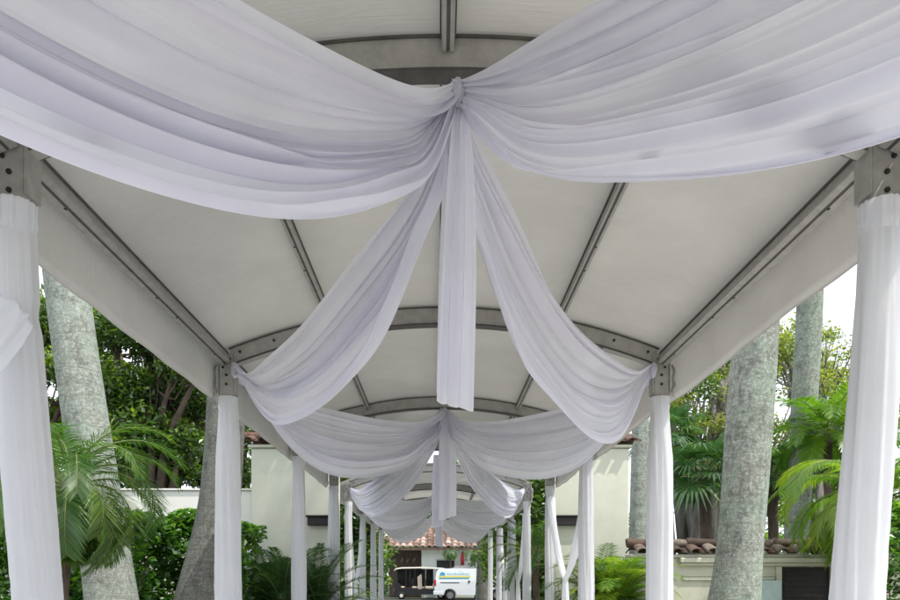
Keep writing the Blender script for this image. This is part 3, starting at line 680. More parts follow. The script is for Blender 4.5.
# ------------------------------------------------------------------ vegetation
def rand_dirs(n, rng):
    d = rng.normal(size=(n, 3)); return d/np.linalg.norm(d, axis=1, keepdims=True)
def leaves(mb, C, size, rng, up=.4, w=.45, tint=None, droop=0.0):
    """one bent diamond per leaf at centres C"""
    n = len(C); d = rand_dirs(n, rng); d[:, 2] = d[:, 2]*.6-droop; d /= np.linalg.norm(d, axis=1, keepdims=True)
    nn = rand_dirs(n, rng); nn[:, 2] = np.abs(nn[:, 2])+up; sdir = np.cross(d, nn); sdir /= np.maximum(np.linalg.norm(sdir, axis=1, keepdims=True), 1e-6)
    nn = np.cross(sdir, d)
    L = (size*rng.uniform(.6, 1.3, n))[:, None]
    a = C-d*L*.5; c = C+d*L*.5-nn*L*.12; b1 = C+sdir*L*w*.5-nn*L*.0+d*L*-.05; b2 = C-sdir*L*w*.5+d*L*-.05
    V = np.stack([a, b1, c, b2], 1)
    if tint is None: tint = np.clip(rng.normal(.45, .25, n), 0, 1)
    mb.quads(V, tint)
def crown(mb, clumps, nleaf, size, rng, shell=.55, **kw):
    """clumps: list of (centre, (rx,ry,rz))"""
    vol = np.array([c[1][0]*c[1][1]*c[1][2] for c in clumps])**.66; vol /= vol.sum()
    Cs = []; T_ = []
    for (c, r_), f in zip(clumps, vol):
        n = int(nleaf*f); d = rand_dirs(n, rng); rad = rng.uniform(shell, 1.05, n)**.8*(1+.18*np.sin(d[:, 0]*5+c[0])*np.cos(d[:, 2]*6+c[1]))
        Cs.append(np.array(c)+d*rad[:, None]*np.array(r_)); base = rng.uniform(-.12, .12)
        T_.append(np.clip(rng.normal(.42, .2, n)+base+.22*d[:, 2]*rad, 0, 1))  # tint random, lighter towards the top of each clump
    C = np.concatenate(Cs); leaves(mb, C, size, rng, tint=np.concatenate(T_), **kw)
def branch_tree(name, label, base, clumps, nleaf, size, leafm, bark, seed, r=.25, fork=.4, group=None, shell=.55, cat='tree', **kw):
    rng = np.random.default_rng(seed); base = Vector(base)
    t = thing(name, base, label, cat, group)
    b = MB()
    cen = Vector(np.mean([c[0] for c in clumps], axis=0)); fk = base+(cen-base)*fork; fk.x = base.x*.6+fk.x*.4
    b.tube([base-Vector((0, 0, .1)), base+(fk-base)*.5+Vector((rng.uniform(-.1, .1), 0, 0)), fk], [r*1.35, r, r*.8], 12, True)
    for c, rr in clumps:
        e = Vector(c); m_ = fk.lerp(e, .5)+Vector((rng.uniform(-.3, .3), rng.uniform(-.3, .3), rng.uniform(0, .4)))
        b.tube([fk-Vector((0, 0, .2)), m_, e], [r*.5, r*.28, r*.10], 7, True)
        for k in range(4):
            d = Vector(rand_dirs(1, rng)[0]); q = e+Vector((d.x*rr[0], d.y*rr[1], d.z*rr[2]))*.85
            b.tube([m_.lerp(e, .6), m_.lerp(q, .6)+Vector((0, 0, .1)), q], [r*.14, r*.09, r*.03], 5, False)
    b.build('trunk', bark, t, True)
    l = MB(); crown(l, clumps, nleaf, size, rng, shell, **kw); l.build('crown', leafm, t)
    return t
def frond(mb, rb, base, az, el, L, droop, nl, ll, lw, rng, vee=.5, ldroop=.35, tint0=.5, curl=0.0):
    """one feather frond; leaflets into mb, stalk into rb"""
    n = 14; p = Vector(base); pts = [p.copy()]; e = el; a = az
    for i in range(n):
        d = Vector((math.cos(e)*math.cos(a), math.cos(e)*math.sin(a), math.sin(e)))
        p = p+d*(L/n); pts.append(p.copy()); e -= droop/n*(1+.8*i/n); a += curl/n
    rb.tube(pts, [max(.002, .013*L/1.3*(1-k/n*.85)) for k in range(n+1)], 5, False)
    pa = np.array([tuple(q) for q in pts]); tt = np.linspace(0, 1, n+1)
    ks = np.linspace(.16, 1.0, nl)
    V = []; T_ = []
    for k in ks:
        c = np.array([np.interp(k, tt, pa[:, j]) for j in range(3)]); c2 = np.array([np.interp(min(1, k+.04), tt, pa[:, j]) for j in range(3)])
        c1 = np.array([np.interp(max(0, k-.04), tt, pa[:, j]) for j in range(3)])
        tv = Vector(c2-c1).normalized(); sd = tv.cross(Vector((0, 0, 1)))
        if sd.length < .05: sd = Vector((1, 0, 0))
        sd.normalize(); up = sd.cross(tv)
        len_ = ll*math.sin(math.pi*min(.97, .12+k*.82))**.6*rng.uniform(.85, 1.12)
        fw = .35+.55*k
        for s in (-1, 1):
            d = (sd*s*(1-.25*fw)+tv*fw+up*vee*rng.uniform(.5, 1.2)).normalized()
            p0 = Vector(c); p1 = p0+d*len_*.5-Vector((0, 0, 1))*len_*ldroop*.18; p2 = p1+(d-Vector((0, 0, 1))*ldroop*rng.uniform(.6, 1.5)).normalized()*len_*.5
            wv = d.cross(up).normalized()*lw*.5
            if wv.length < 1e-5: continue
            V.append([tuple(p0-wv*.4), tuple(p0+wv*.4), tuple(p1+wv), tuple(p1-wv)]); V.append([tuple(p1-wv), tuple(p1+wv), tuple(p2+wv*.08), tuple(p2-wv*.08)])
            tn = min(1, max(0, tint0+rng.normal(0, .13))); T_ += [tn, tn]
    mb.quads(np.array(V), np.array(T_))
def feather_palm(name, label, base, crown_z, fronds, L, nl, ll, lw, leafm, seed, trunk_r=.09, droop=1.5, bark='bark', lean=(0, 0), azr=None, elr=(-.1, 1.2), group=None, vee=.35, ldroop=.4, tmean=.5, scars=False):
    rng = np.random.default_rng(seed); base = Vector(base)
    t = thing(name, base, label, 'palm', group)
    top = Vector((base.x+lean[0], base.y+lean[1], crown_z)); b = MB()
    if crown_z > .35:
        b.tube([base, base.lerp(top, .35)+Vector((.02, 0, 0)), base.lerp(top, .7), top], [trunk_r*1.3, trunk_r, trunk_r, trunk_r*1.1], 12, True)
        b.build('trunk', bark, t, True)
    l = MB(); rb = MB()
    for i in range(fronds):
        az = 2*math.pi*(i*.381966)+rng.uniform(-.25, .25); k = i/fronds
        el = elr[1]+(elr[0]-elr[1])*k+rng.uniform(-.12, .12)
        frond(l, rb, top+Vector((math.cos(az)*.04, math.sin(az)*.04, -k*.12)), az, el, L*rng.uniform(.8, 1.1)*(.75+.35*math.sin(math.pi*min(1, .25+k))), droop*rng.uniform(.8, 1.2), nl, ll, lw, rng, vee, ldroop, tmean+rng.uniform(-.2, .2), rng.uniform(-.25, .25))
    l.build('fronds', leafm, t); rb.build('stalks', 'rachis', t, True)
    return t
def royal_palm(label, pts, radii, bark, seed, crown_h=None, group='royal palms beside the walkway', name='royal_palm'):
    """tall smooth trunk, with the green crownshaft and fronds above the roofs"""
    rng = np.random.default_rng(seed); pts = [Vector(p) for p in pts]
    t = thing(name, pts[0], label, 'palm', group)
    tt = np.linspace(0, 1, len(pts)); q = np.linspace(0, 1, 60); P = np.array([tuple(p) for p in pts])
    f = [spline(P[:, 2], P[:, k]) for k in (0, 1)]; zq = P[0, 2]+(P[-1, 2]-P[0, 2])*q; fr = spline(P[:, 2], radii)
    b = MB(); b.tube([(float(f[0](z)), float(f[1](z)), float(z)) for z in zq], [float(fr(z)) for z in zq], 32, True, None, lambda th, k: 1+.025*math.sin(3*th+seed)+.012*math.sin(7*th+k*30))
    b.build('trunk', bark, t, True)
    if crown_h:
        top = pts[-1]; c = MB(); c.tube([top-Vector((0, 0, .05)), top+Vector((0, 0, .5)), top+Vector((0, 0, 1.4))], [radii[-1]*1.05, radii[-1]*1.1, radii[-1]*.45], 16, True); c.build('crownshaft', 'rachis', t, True)
        l = MB(); rb = MB()
        for i in range(13):
            az = i*2.4+rng.uniform(-.2, .2); frond(l, rb, top+Vector((0, 0, 1.35)), az, 1.15-i*.1, 2.9, 1.7, 44, .75, .045, rng, .5, .5, .5, .1)
        l.build('fronds', 'date', t); rb.build('stalks', 'rachis', t, True)
    return t

# royal palm trunks, left
def tr(px, py, Y): return at(px, py, Y)
Y = 8.0
royal_palm('leaning grey royal palm trunk left of the second left post, behind the feathery palm', [(at(122, 702, Y).x, Y, 0), at(112, 600, Y), at(98, 500, Y), at(83, 400, Y), at(67, 280, Y), at(52, 130, Y), (at(30, 100, Y).x, Y, 12.5)],
           [.38, .295, .268, .248, .242, .235, .20], 'royal_l', 1, True)
royal_palm('darker royal palm trunk standing right behind the second left post sleeve', [(at(192, 702, 8.6).x, 8.6, 0), at(206, 600, 8.6), at(218, 520, 8.6), at(225, 430, 8.6), at(229, 300, 8.6), (at(232, 100, 8.6).x, 8.6, 12)],
           [.50, .385, .27, .24, .235, .20], 'royal_d', 2, True)
royal_palm('thick mottled royal palm trunk in front of the right cream wall', [(at(722, 702, 8.2).x, 8.2, 0), at(735, 600, 8.2), at(743, 520, 8.2), at(749, 430, 8.2), at(757, 330, 8.2), at(763, 200, 8.2), (at(768, 100, 8.2).x, 8.2, 12.5)],
           [.50, .30, .262, .268, .255, .25, .20], 'royal', 3, True)
royal_palm('slimmer royal palm trunk rising behind the right cream wall', [(at(795, 650, 14.2).x, 14.2, 0), at(797, 535, 14.2), at(803, 430, 14.2), at(810, 300, 14.2), (at(816, 100, 14.2).x, 14.2, 14)],
           [.36, .245, .25, .25, .2], 'royal', 4, True)
royal_palm('slender pale palm trunk between the right pylon and the second right post', [(at(634, 640, 15.0).x, 15, 0), at(637, 540, 15), at(640, 430, 15), (at(643, 250, 15).x, 15, 11)],
           [.24, .185, .18, .15], 'royal_l', 5, True)
royal_palm('distant palm trunk standing in front of the white van', [(at(482, 640, 35).x, 35, 0), at(482.5, 560, 35), at(481.5, 480, 35), (at(481, 300, 35).x, 35, 14.5)],
           [.36, .30, .28, .2], 'royal_d', 6, True)

# feathery date palm on the left
feather_palm('date_palm', 'bushy green feathery palm between the nearest left post and the leaning trunk', (at(42, 575, 6.2).x, 6.2, 0), at(0, 482, 6.2).z, 40, 1.12, 52, .29, .0125, 'date', 21, .08, 1.9, 'bark', (.26, 0), None, (-.75, 1.35), None, .25, .45, .5)
feather_palm('date_palm', 'feathery palm partly cut by the left edge of the photo', (at(-18, 575, 7.5).x, 7.5, 0), at(0, 455, 7.5).z, 26, 1.3, 46, .34, .014, 'date', 22, .10, 1.7, 'bark', (0, 0), None, (-.5, 1.35), None, .25, .45, .6)

# hedge on the left
def hedge(label, x0, x1, y0, y1, z1, n, seed, size=.10, leafm='hedge', z0=.2, cat='hedge', name='hedge'):
    rng = np.random.default_rng(seed); t = thing(name, ((x0+x1)/2, (y0+y1)/2, 0), label, cat)
    U = rng.uniform(size=(n, 3)); side = rng.integers(0, 3, n)
    X = x0+(x1-x0)*U[:, 0]; top = z1+.09*np.sin(X*2.7+seed)+.06*np.sin(X*6.1); Z = z0+(top-z0)*U[:, 2]**.8
    Yv = y0+(y1-y0)*U[:, 1]; fr = side == 0; Yv[fr] = y0+rng.uniform(-.05, .18, fr.sum())+.1*np.sin(X[fr]*5+Z[fr]*6)
    tp = side == 1; Z[tp] = top[tp]-rng.uniform(-.1, .14, tp.sum())**1
    m_ = MB(); leaves(m_, np.stack([X, Yv, Z], -1), size, rng, .8, .62, np.clip(rng.normal(.42, .22, n)+.25*(Z-z1)/1.0+.12, 0, 1)); m_.build('foliage', leafm, t)  # tint random, lighter towards the hedge top
    s = MB()
    for k in range(int((x1-x0)*4)):
        x = x0+(k+.5)/4; yy = (y0+y1)/2+rng.uniform(-.2, .2); s.tube([(x, yy, 0), (x+rng.uniform(-.1, .1), yy, .6), (x+rng.uniform(-.2, .2), yy, z1*.8)], [.02, .014, .006], 6, False)
    s.build('stems', 'bark', t); return t
hedge('glossy broadleaf hedge in front of the low white wall', -8.6, -2.98, 10.2, 11.6, 2.27, 26000, 31, .14)
hedge('bright green shrub at the bottom left edge behind the nearest post', at(-40, 0, 7.6).x, at(72, 0, 7.6).x, 8.9, 9.8, 2.22, 8000, 32, .13)
hedge('bright green shrub at the right edge beyond the nearest right post', 5.95, 7.6, 9.4, 10.3, 2.35, 5000, 33, .12)

# dense trees behind the left wall
def cl(*a): return [(tuple(at(x, y, Y_)), (rx, ry, rz)) for x, y, Y_, rx, ry, rz in a]
rs = np.random.default_rng(3)
def cloud_clumps(px0, px1, py0, py1, Y0, Y1, n, r, rng):
    o = []
    for k in range(n):
        Yk = rng.uniform(Y0, Y1); p = at(rng.uniform(px0, px1), rng.uniform(py0, py1), Yk); rr = r*rng.uniform(.7, 1.3); o.append((tuple(p), (rr*1.1, rr, rr*.8)))
    return o
branch_tree('ficus_tree', 'dense dark leafy tree filling the view behind the low white wall', (at(150, 0, 16.5).x, 16.5, 0), cloud_clumps(82, 215, 285, 495, 15.5, 18.5, 46, .62, rs), 52000, .15, 'ficus', 'bark', 41, .3, .35, None, .25)
branch_tree('ficus_tree', 'leafy dark tree standing behind the leaning palm trunk at far left', (at(30, 0, 17.5).x, 17.5, 0), cloud_clumps(-60, 85, 300, 510, 16.5, 19.5, 34, .72, rs), 34000, .17, 'ficus', 'bark', 42, .3, .35, None, .25)
branch_tree('ficus_tree', 'tall dark tree behind the left pylon, seen past the second left post', (at(225, 0, 20).x, 20, 0), cloud_clumps(200, 262, 380, 500, 19, 21, 14, .7, rs), 12000, .17, 'ficus', 'bark', 43, .25, .35, None, .3)
# trees seen through the posts of the far marquee
branch_tree('ficus_tree', 'dark green tree to the left of the golf cart behind the far marquee', (at(360, 0, 30).x, 30, 0), cloud_clumps(330, 378, 470, 590, 27, 33, 30, 1.0, rs), 26000, .24, 'ficus', 'bark', 44, .3, .3, None, .25)
branch_tree('ficus_tree', 'dark green tree to the right of the van behind the far marquee', (at(520, 0, 30).x, 30, 0), cloud_clumps(494, 560, 470, 600, 26, 32, 30, 1.0, rs), 24000, .24, 'ficus', 'bark', 45, .3, .3, None, .25)
branch_tree('leafy_tree', 'sunlit green tree rising above the far tiled roof', (at(440, 0, 52).x, 52, 0), cloud_clumps(395, 500, 470, 540, 50, 56, 22, 1.5, rs), 15000, .34, 'hedge', 'bark', 46, .35, .4, None, .25)
# right side
branch_tree('leafy_tree', 'airy yellow green tree above the fan palms between the right posts and thick trunk', (at(700, 0, 21).x, 21, 0), cloud_clumps(655, 748, 345, 470, 19, 26, 60, .45, rs), 10500, .13, 'olive', 'ficus_bark', 47, .13, .55, None, .3)
branch_tree('leafy_tree', 'airy yellow green tree at upper right behind the slimmer royal palm', (at(830, 0, 19).x, 19, 0), cloud_clumps(770, 905, 312, 430, 17, 24, 56, .42, rs), 9000, .13, 'olive', 'ficus_bark', 48, .13, .6, None, .3)
branch_tree('ficus_tree', 'dark shrubby tree low behind the right cream wall', (at(820, 0, 22).x, 22, 0), cloud_clumps(770, 900, 455, 530, 20, 23, 16, .6, rs), 7000, .17, 'ficus', 'bark', 49, .22, .5, None, .3)
branch_tree('leafy_tree', 'pale green airy tree far beyond the right wall, high behind the thick mottled trunk', (at(760, 0, 27).x, 27, 0), cloud_clumps(700, 830, 330, 500, 25, 31, 60, .62, rs), 12000, .17, 'olive', 'ficus_bark', 50, .13, .5, None, .3)
# banyan with many grey stems
bt = thing('banyan_tree', (at(695, 0, 22).x, 22, 0), 'grey banyan with many twisted stems behind the right wall', 'tree')
b = MB(); rg = np.random.default_rng(5)
for i in range(15):
    x0 = 670+rg.uniform(0, 52); x1 = 664+rg.uniform(0, 62); Yb = 22+rg.uniform(-.6, .6); r0 = rg.uniform(.07, .2)
    p0 = at(x0, 0, Yb); p0.z = 0; pm = at(x0*.6+x1*.4+rg.uniform(-4, 4), 500, Yb); pn = at(x0*.3+x1*.7+rg.uniform(-4, 4), 450, Yb); p1 = at(x1, 398+rg.uniform(-25, 20), Yb)
    b.tube([p0, pm, pn, p1], [r0*1.5, r0, r0*.8, r0*.45], 9, True, None, lambda th, k: 1+.12*math.sin(3*th+k*9))
for (xa, ya, xb, yb) in ((690, 440, 735, 365), (680, 430, 660, 380), (700, 445, 745, 395)):
    b.tube([at(xa, ya, 22), at((xa+xb)/2, (ya+yb)/2+8, 22), at(xb, yb, 22)], [.13, .11, .06], 8)
b.build('trunk', 'ficus_bark', bt, True)
l = MB(); crown(l, cloud_clumps(650, 760, 330, 400, 21, 24, 14, .6, rs), 3500, .15, rg, .3); l.build('crown', 'ficus', bt)
# fan palms
def fan_palm(label, base, cz, n, L, seed, spread=1.0):
    rng = np.random.default_rng(seed); base = Vector(base); t = thing('fan_palm', base, label, 'palm', 'fan palms behind the right wall'); top = Vector((base.x, base.y, cz))
    b = MB(); b.tube([base, base.lerp(top, .5)+Vector((.05, 0, 0)), top], [.16, .12, .13], 10); b.build('trunk', 'bark', t, True)
    l = MB(); rb = MB()
    for i in range(n):
        az = i*2.4+rng.uniform(-.3, .3); el = 1.25-1.6*i/n; pl = L*rng.uniform(.7, 1.1)
        d = Vector((math.cos(el)*math.cos(az), math.cos(el)*math.sin(az), math.sin(el))); h = top+d*pl*.55+Vector((0, 0, -.05)); 
        rb.tube([top, top+d*pl*.3+Vector((0, 0, .04)), h], [.014, .011, .008], 5, False)
        d2 = (d-Vector((0, 0, .45))).normalized(); sd = d2.cross(Vector((0, 0, 1))).normalized(); up = sd.cross(d2); V = []; T_ = []; tn = rng.uniform(.2, .8)
        for k in range(26):
            a = (k/25-.5)*4.1; dd = (d2*math.cos(a)+sd*math.sin(a)).normalized(); ll = pl*.62*(.8+.2*math.cos(a))*rng.uniform(.9, 1.1); wv = (dd.cross(up)).normalized()*.03
            p1 = h+dd*ll*.55+up*.02*(k % 2); p2 = h+dd*ll-Vector((0, 0, 1))*ll*rng.uniform(.12, .4)
            V += [[tuple(h-wv*.2), tuple(h+wv*.2), tuple(p1+wv), tuple(p1-wv)], [tuple(p1-wv), tuple(p1+wv), tuple(p2+wv*.1), tuple(p2-wv*.1)]]; tt_ = min(1, max(0, tn+rng.normal(0, .12))); T_ += [tt_, tt_]
        l.quads(np.array(V), np.array(T_))
    l.build('fronds', 'fan', t); rb.build('stalks', 'rachis', t); return t
fan_palm('dark green fan palm filling the gap left of the thick mottled trunk', (at(704, 0, 16).x, 16, 0), at(0, 478, 16).z, 22, 1.45, 61)
fan_palm('blue green fan palm just right of the thick mottled trunk', (at(772, 0, 17).x, 17, 0), at(0, 480, 17).z, 20, 1.35, 62)
fan_palm('small fan palm in shade beside the second right post', (at(668, 0, 19).x, 19, 0), at(0, 440, 19).z, 20, 1.2, 63)
fan_palm('dark fan palm high behind the bright arching palm', (at(842, 0, 16).x, 16, 0), at(0, 440, 17).z, 18, 1.4, 64)
# bright arecas on the right
feather_palm('areca_palm', 'bright yellow green palm with arching fronds beside the nearest right post', (at(876, 575, 10.6).x, 10.6, 0), at(0, 500, 10.6).z, 28, 1.9, 70, .42, .022, 'areca', 71, .10, 1.9, 'bark', (0, 0), None, (-.1, 1.35), None, .15, .65, .55)
feather_palm('areca_palm', 'bright palm tuft higher up between slim trunk and nearest right post', (at(828, 575, 13.4).x, 13.4, 0), at(0, 432, 13.4).z, 22, 1.5, 44, .42, .036, 'areca', 72, .07, 1.3, 'bark', (0, 0), None, (-.2, 1.3), None, .3, .4, .35)
for i, (px, tz) in enumerate(((810, 520), (817, 512))):
    pass
feather_palm('areca_palm', 'sunlit bushy areca at the foot of the right pylon', (at(618, 0, 11.6).x, 11.6, 0), 1.05, 46, 1.2, 40, .30, .020, 'areca', 73, .08, 1.2, 'bark', (0, 0), None, (.35, 1.5), None, .25, .35, .55)
feather_palm('areca_palm', 'darker green areca between the third right post and the sunlit areca', (at(600, 0, 12.0).x, 12.0, 0), 1.0, 34, 1.3, 34, .30, .020, 'date', 74, .08, 1.2, 'bark', (0, 0), None, (.4, 1.5), None, .25, .35, .4)
for i, (px, Yp, zt, sd, lab) in enumerate(((283, 11.3, 1.05, 75, 'dark spiky cycad at the foot of the left pylon wall'), (318, 11.8, .95, 76, 'dark spiky cycad between the third and fourth left posts'), (262, 12.2, .9, 77, 'small dark cycad beside the bare edge of the left pylon'))):
    feather_palm('cycad', lab, (at(px, 0, Yp).x, Yp, 0), zt, 34, 1.25, 44, .20, .018, 'cycad', sd, .12, .9, 'bark', (0, 0), None, (.25, 1.5), 'cycads below the left pylon', .35, .15, .5)
feather_palm('areca_palm', 'small green areca just beyond the fourth left post', (at(345, 0, 13.9).x, 13.9, 0), .5, 22, 1.15, 30, .26, .02, 'date', 78, .08, 1.2, 'bark', (-.2, 0), None, (.2, 1.4), None, .25, .35, .5)
feather_palm('areca_palm', 'slim dark green areca behind the fourth right post', (at(536, 0, 16.5).x, 16.5, 0), 2.0, 22, 1.7, 34, .34, .025, 'date', 79, .08, 1.2, 'bark', (0, 0), None, (.1, 1.4), None, .25, .35, .4)
# distant wood that closes the horizon
wd = MB(); rg = np.random.default_rng(77); cls = []
for k in range(90):
    x = rg.uniform(-75, 75); y = rg.uniform(62, 80); z = rg.uniform(.5, 6.5); cls.append(((x, y, z), (3, 3, 2.2)))
crown(wd, cls, 26000, .75, rg, .3); o = wd.build('distant_wood', 'ficus'); tag(o, kind='stuff'); tag(o, 'far mass of green trees closing the view', 'wood')

# ------------------------------------------------------------------ far house
hy = 44.0
ho = thing('tiled_house', (at(445, 0, hy).x, hy+4, 0), 'low pale house with clay tiled roof behind the golf cart and van', 'house')
hx0, hx1 = at(421.5, 0, hy).x, at(500, 0, hy).x; ez = at(0, 548, hy).z
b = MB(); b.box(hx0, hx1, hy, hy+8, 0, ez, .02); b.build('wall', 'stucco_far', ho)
b = MB(); b.box(hx0-2.2, hx0-.01, hy+1.5, hy+8, 0, ez-.05, .02); b.build('recess_wall', 'bark', ho)
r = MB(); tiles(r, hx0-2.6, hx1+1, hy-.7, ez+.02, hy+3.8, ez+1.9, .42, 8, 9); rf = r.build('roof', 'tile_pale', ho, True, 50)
b = MB(); b.box(hx0-2.6, hx1+1, hy-.66, hy-.60, ez-.18, ez-.0, .01); b.build('fascia', 'bark', ho)
wx0, wx1 = at(437, 0, hy).x, at(454, 0, hy).x; wz0, wz1 = at(0, 578, hy).z, at(0, 561, hy).z
b = MB(); b.box(wx0, wx1, hy-.02, hy+.02, wz0, wz1, 0); wn_ = b.build('window', 'glass', ho)
g = MB()
for k in range(8):
    x = wx0+(wx1-wx0)*k/7; g.box(x-.02, x+.02, hy-.09, hy-.05, wz0-.05, wz1+.12)
for z in (wz0, (wz0+wz1)/2, wz1): g.box(wx0, wx1, hy-.11, hy-.092, z-.02, z+.02)
g.build('grille', 'trim', wn_)
rs_ = thing('wall_extinguisher', (at(462.5, 0, hy).x, hy-.1, at(0, 560, hy).z), 'small red cabinet shape fixed on the far pale wall', 'extinguisher')
b = MB(); cxr = at(462.5, 0, hy).x; b.tube([(cxr, hy-.14, at(0, 565, hy).z), (cxr, hy-.14, at(0, 556, hy).z), (cxr, hy-.14, at(0, 554.5, hy).z), (cxr, hy-.14, at(0, 553, hy).z)], [.11, .11, .07, .04], 14); b.build('cylinder', 'red', rs_, True)
b = MB(); b.box(cxr-.06, cxr+.10, hy-.17, hy-.11, at(0, 553, hy).z+.003, at(0, 553, hy).z+.05, .01); b.build('valve', 'trim', rs_)
feather_palm('areca_palm', 'small palm hanging before the far house wall left of the red cylinder', (at(450.5, 0, 43).x, 43, 0), at(0, 551, 43).z, 9, .75, 14, .3, .04, 'date', 81, .04, 2.0, 'bark', (0, 0), None, (-.8, .9), None, .1, .6, .4)
feather_palm('areca_palm', 'small palm hanging before the far house beside the distant trunk', (at(475, 0, 42).x, 42, 0), at(0, 552, 42).z, 10, .85, 14, .35, .04, 'date', 82, .04, 2.0, 'bark', (0, 0), None, (-.8, .9), None, .1, .6, .4)

# ------------------------------------------------------------------ van (tail to the left)
VY = 39.2; ppm = F/VY
vx = at(434.5, 0, VY).x
van = thing('parked_van', (vx+2.2, VY+.85, 0), 'white delivery van with yellow and cyan stripe parked before the far house', 'van')
# side profile of body, swept across width with tumblehome
prof = [(.02, .42), (.0, .70), (.02, 1.05), (.10, 1.62), (.17, 1.79), (.30, 1.85), (1.2, 1.885), (2.6, 1.86), (3.0, 1.80), (3.55, 1.32), (3.75, 1.16), (4.15, 1.00), (4.32, .82), (4.36, .55), (4.30, .36), (3.98, .33), (3.90, .55), (3.72, .68), (3.52, .70), (3.32, .62), (3.18, .33), (1.30, .33), (1.18, .60), (1.0, .69), (.82, .70), (.64, .62), (.52, .33), (.10, .33)]
b = MB(); n = len(prof); rows = []
for (yy, inset) in ((0, 0), (1.70, 0)):
    rows.append([(vx+x, VY+(yy+(.10*max(0, (z-1.0)/.85)**1.3 if yy == 0 else -.10*max(0, (z-1.0)/.85)**1.3)), z) for x, z in prof])
v = rows[0]+rows[1]; f = [(i, (i+1) % n, n+(i+1) % n, n+i) for i in range(n)]+[tuple(range(n-1, -1, -1)), tuple(range(n, 2*n))]
b.add(v, f); body = b.build('body', 'van', van)
def ys(z): return VY+.10*max(0, (z-1.0)/.85)**1.3
def panel(mb, pts, off=.008):
    v = [(vx+x, ys(z)-off, z) for x, z in pts]+[(vx+x, ys(z)-.001, z) for x, z in pts]; n = len(pts)
    mb.add(v, [tuple(range(n))]+[((i+1) % n, i, n+i, n+(i+1) % n) for i in range(n)])
b = MB(); panel(b, [(.28, 1.34), (2.05, 1.34), (2.12, 1.44), (.24, 1.44)]); b.build('stripe', 'yellow', van)
b = MB(); panel(b, [(.28, 1.27), (1.98, 1.27), (2.04, 1.335), (.28, 1.335)]); b.build('stripe', 'cyan', van)
b = MB(); panel(b, [(.30, 1.48), (.46, 1.45), (.62, 1.49), (.60, 1.62), (.44, 1.68), (.33, 1.60)]); b.build('emblem', 'cyan', van)
b = MB()
for k in range(9):
    x = .74+k*.145; hh = .10 if k % 3 else .14; panel(b, [(x, 1.50), (x+.10, 1.50), (x+.10, 1.50+hh), (x, 1.50+hh)])
b.build('lettering', 'palecyan', van)
b = MB(); panel(b, [(.34, 1.03), (1.45, 1.03), (1.45, 1.075), (.34, 1.075)]); b.build('door_track', 'trim', van)
b = MB(); panel(b, [(2.44, 1.18), (3.38, 1.20), (3.10, 1.62), (2.50, 1.70)]); b.build('side_window', 'glass', van)
b = MB()
for (x, z, h_) in ((1.96, 1.05, .12), (2.5, 1.0, .05)): panel(b, [(x, z), (x+.10, z), (x+.10, z+h_), (x, z+h_)], .03)
b.build('handle', 'trim', van)
b = MB()
for x in (1.50, 2.36): panel(b, [(x, .42), (x+.012, .42), (x+.012, 1.74), (x, 1.74)], .004)
b.build('door_seam', 'trim', van)
b = MB(); b.box(vx-.03, vx+.10, VY-.012, VY+.14, .85, 1.22, .02); b.build('tail_light', 'taillight', van)
b = MB(); b.box(vx-.07, vx+.5, VY-.014, VY+1.69, .34, .56, .03); b.build('bumper', 'van', van)
for x in (.91, 3.62):
    wb = MB()
    wb.tube([(vx+x, VY+.02, .31), (vx+x, VY+.05, .31), (vx+x, VY+.20, .31), (vx+x, VY+.23, .31)], [.27, .31, .31, .27], 28); wh = wb.build('wheel', 'tyre', van, True, 40)
    wb = MB(); wb.cyl((vx+x, VY+.005, .31), (vx+x, VY+.04, .31), .19, 24); wb.build('rim', 'rim', wh)
    wb = MB(); wb.tube([(vx+x, VY+1.5, .31), (vx+x, VY+1.68, .31)], .31, 20); wb.build('wheel', 'tyre', van, True, 40)
# air unit / satellite dish shape on the roof of a vehicle behind
ac = thing('parked_car', (at(464, 0, 42).x, 41.8, 0), 'grey car roof just showing above the white van', 'car')
b = MB(); p = [(-1.9, .35), (-1.95, .95), (-1.3, 1.2), (-.8, 1.9), (-.5, 2.06), (.5, 2.06), (1.0, 1.75), (1.5, 1.25), (1.95, .9), (1.95, .35)]; X0 = at(464, 0, 42).x; n = len(p)
v = [(X0+x, 41.6, z) for x, z in p]+[(X0+x, 43.2, z) for x, z in p]; b.add(v, [(i, (i+1) % n, n+(i+1) % n, n+i) for i in range(n)]+[tuple(range(n-1, -1, -1)), tuple(range(n, 2*n))]); b.build('body', 'metalbox', ac, True, 30)
b = MB()
for x in (-1.2, 1.2): b.cyl((X0+x, 41.55, .33), (X0+x, 41.75, .33), .33, 18)
b.build('wheel', 'tyre', ac)
b = MB(); b.box(X0-.75, X0+.85, 41.585, 41.598, 1.3, 1.85, .005); b.build('side_window', 'glass', ac)

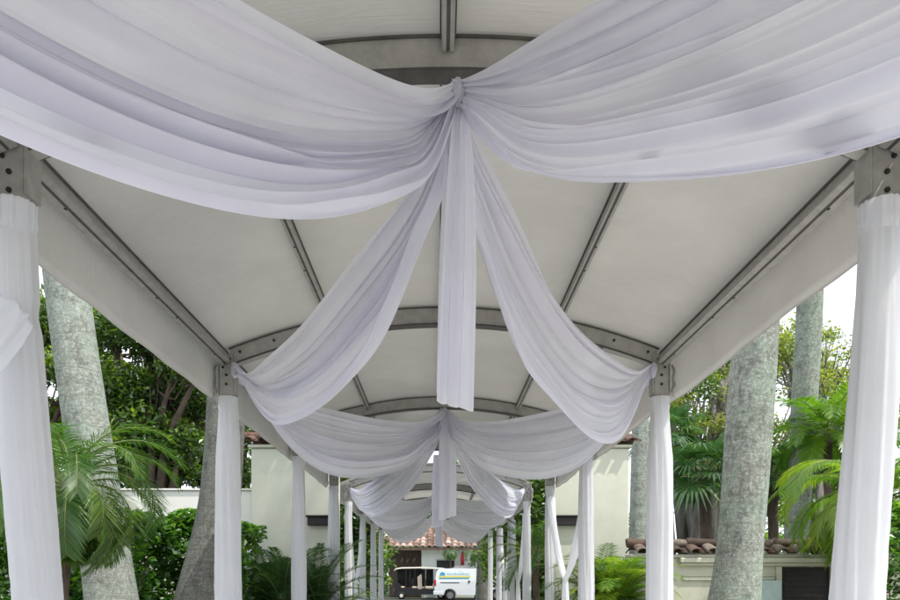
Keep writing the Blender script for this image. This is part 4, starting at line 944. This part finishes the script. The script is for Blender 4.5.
# ------------------------------------------------------------------ golf cart
GY = 41.3; gx = at(394.5, 0, GY).x
gc = thing('golf_cart', (gx+1.7, GY+.6, 0), 'dark six seat golf cart with cream roof and beige seats', 'golf cart')
Lc = 3.25
b = MB(); rf_ = []
for x, z in ((-.02, 1.80), (.06, 1.90), (.4, 1.96), (1.6, 1.985), (2.9, 1.93), (Lc, 1.86), (Lc+.04, 1.80)): rf_.append([(gx+x, GY+y, z-(.03 if y in (0, 1.25) else 0)) for y in (0, .12, .62, 1.13, 1.25)])
P = np.array(rf_); b.grid(P); P2 = P.copy(); P2[..., 2] -= .05; b.grid(P2, None, True)
e = np.stack([P[:, 0], P2[:, 0]], 1); b.grid(e); b.build('roof', 'cream', gc, True)
b = MB()
for x in (.10, .95, 1.85, 2.85):
    for y in (.06, 1.19): b.tube([(gx+x, GY+y, .5), (gx+x+(.12 if x > 2 else 0), GY+y, 1.86)], .022, 8)
b.build('pillar', 'trim', gc)
b = MB(); pr = [(.02, .30), (0, .98), (.30, 1.0), (.42, .72), (1.0, .70), (1.9, .68), (2.40, .62), (2.62, 1.0), (3.0, 1.03), (3.30, .80), (3.36, .40), (3.1, .30)]; n = len(pr)
v = [(gx+x, GY+.03, z) for x, z in pr]+[(gx+x, GY+1.22, z) for x, z in pr]; b.add(v, [(i, (i+1) % n, n+(i+1) % n, n+i) for i in range(n)]+[tuple(range(n-1, -1, -1)), tuple(range(n, 2*n))]); b.build('body', 'trim', gc)
for x in (.10, 1.05, 1.85):
    b = MB(); b.box(gx+x, gx+x+.50, GY+.08, GY+1.17, .62, .80, .04); st = b.build('seat', 'beige', gc)
    b = MB(); b.box(gx+x-.02, gx+x+.10, GY+.10, GY+1.15, .83, 1.26, .04); b.build('backrest', 'trim', st)
    b = MB(); b.box(gx+x+.06, gx+x+.46, GY+.12, GY+1.12, .42, .618, .02); b.build('seat_box', 'trim', st)
b = MB(); b.add([(gx+2.86, GY+.1, 1.0), (gx+2.86, GY+1.15, 1.0), (gx+2.96, GY+1.15, 1.80), (gx+2.96, GY+.1, 1.80)], [(0, 1, 2, 3)]); b.build('windscreen', 'glass', gc)
for xa, xb in ((.13, .62), (.66, 1.18), (1.22, 1.80), (1.90, 2.36)):
    b = MB(); b.grid(np.array([[(gx+xa+(xb-xa)*i/12, GY+1.235+.02*math.sin(i*1.9), z) for z in (.75, 1.3, 1.86)] for i in range(13)])); b.build('side_curtain', 'trim', gc, True)
for xa, xb in ((1.40, 1.66),):
    b = MB(); b.grid(np.array([[(gx+xa+(xb-xa)*i/12+(1-q)*.03, GY+.02+.02*math.sin(i*1.9), .62+q*(.75+.2*i/12)) for q in (0, .5, 1)] for i in range(13)])); b.build('side_curtain', 'beige', gc, True)
b = MB(); b.tube([(gx+2.6, GY+.4, .75), (gx+2.42, GY+.4, 1.12)], .02, 8); b.tube([(gx+2.42+.14*math.sin(a)*.5, GY+.4+.17*math.cos(a), 1.12+.14*math.sin(a)) for a in np.linspace(0, 2*math.pi, 17)], .014, 6, False); b.build('steering_wheel', 'trim', gc)
for x in (.42, 2.82):
    for y in (0, 1.08):
        b = MB(); b.tube([(gx+x, GY+y, .23), (gx+x, GY+y+.03, .23), (gx+x, GY+y+.14, .23), (gx+x, GY+y+.17, .23)], [.19, .23, .23, .19], 20); wh = b.build('wheel', 'tyre', gc, True, 40)
        b = MB(); b.cyl((gx+x, GY+y-.008, .23), (gx+x, GY+y+.03, .23), .11, 14); b.build('rim', 'cream', wh)
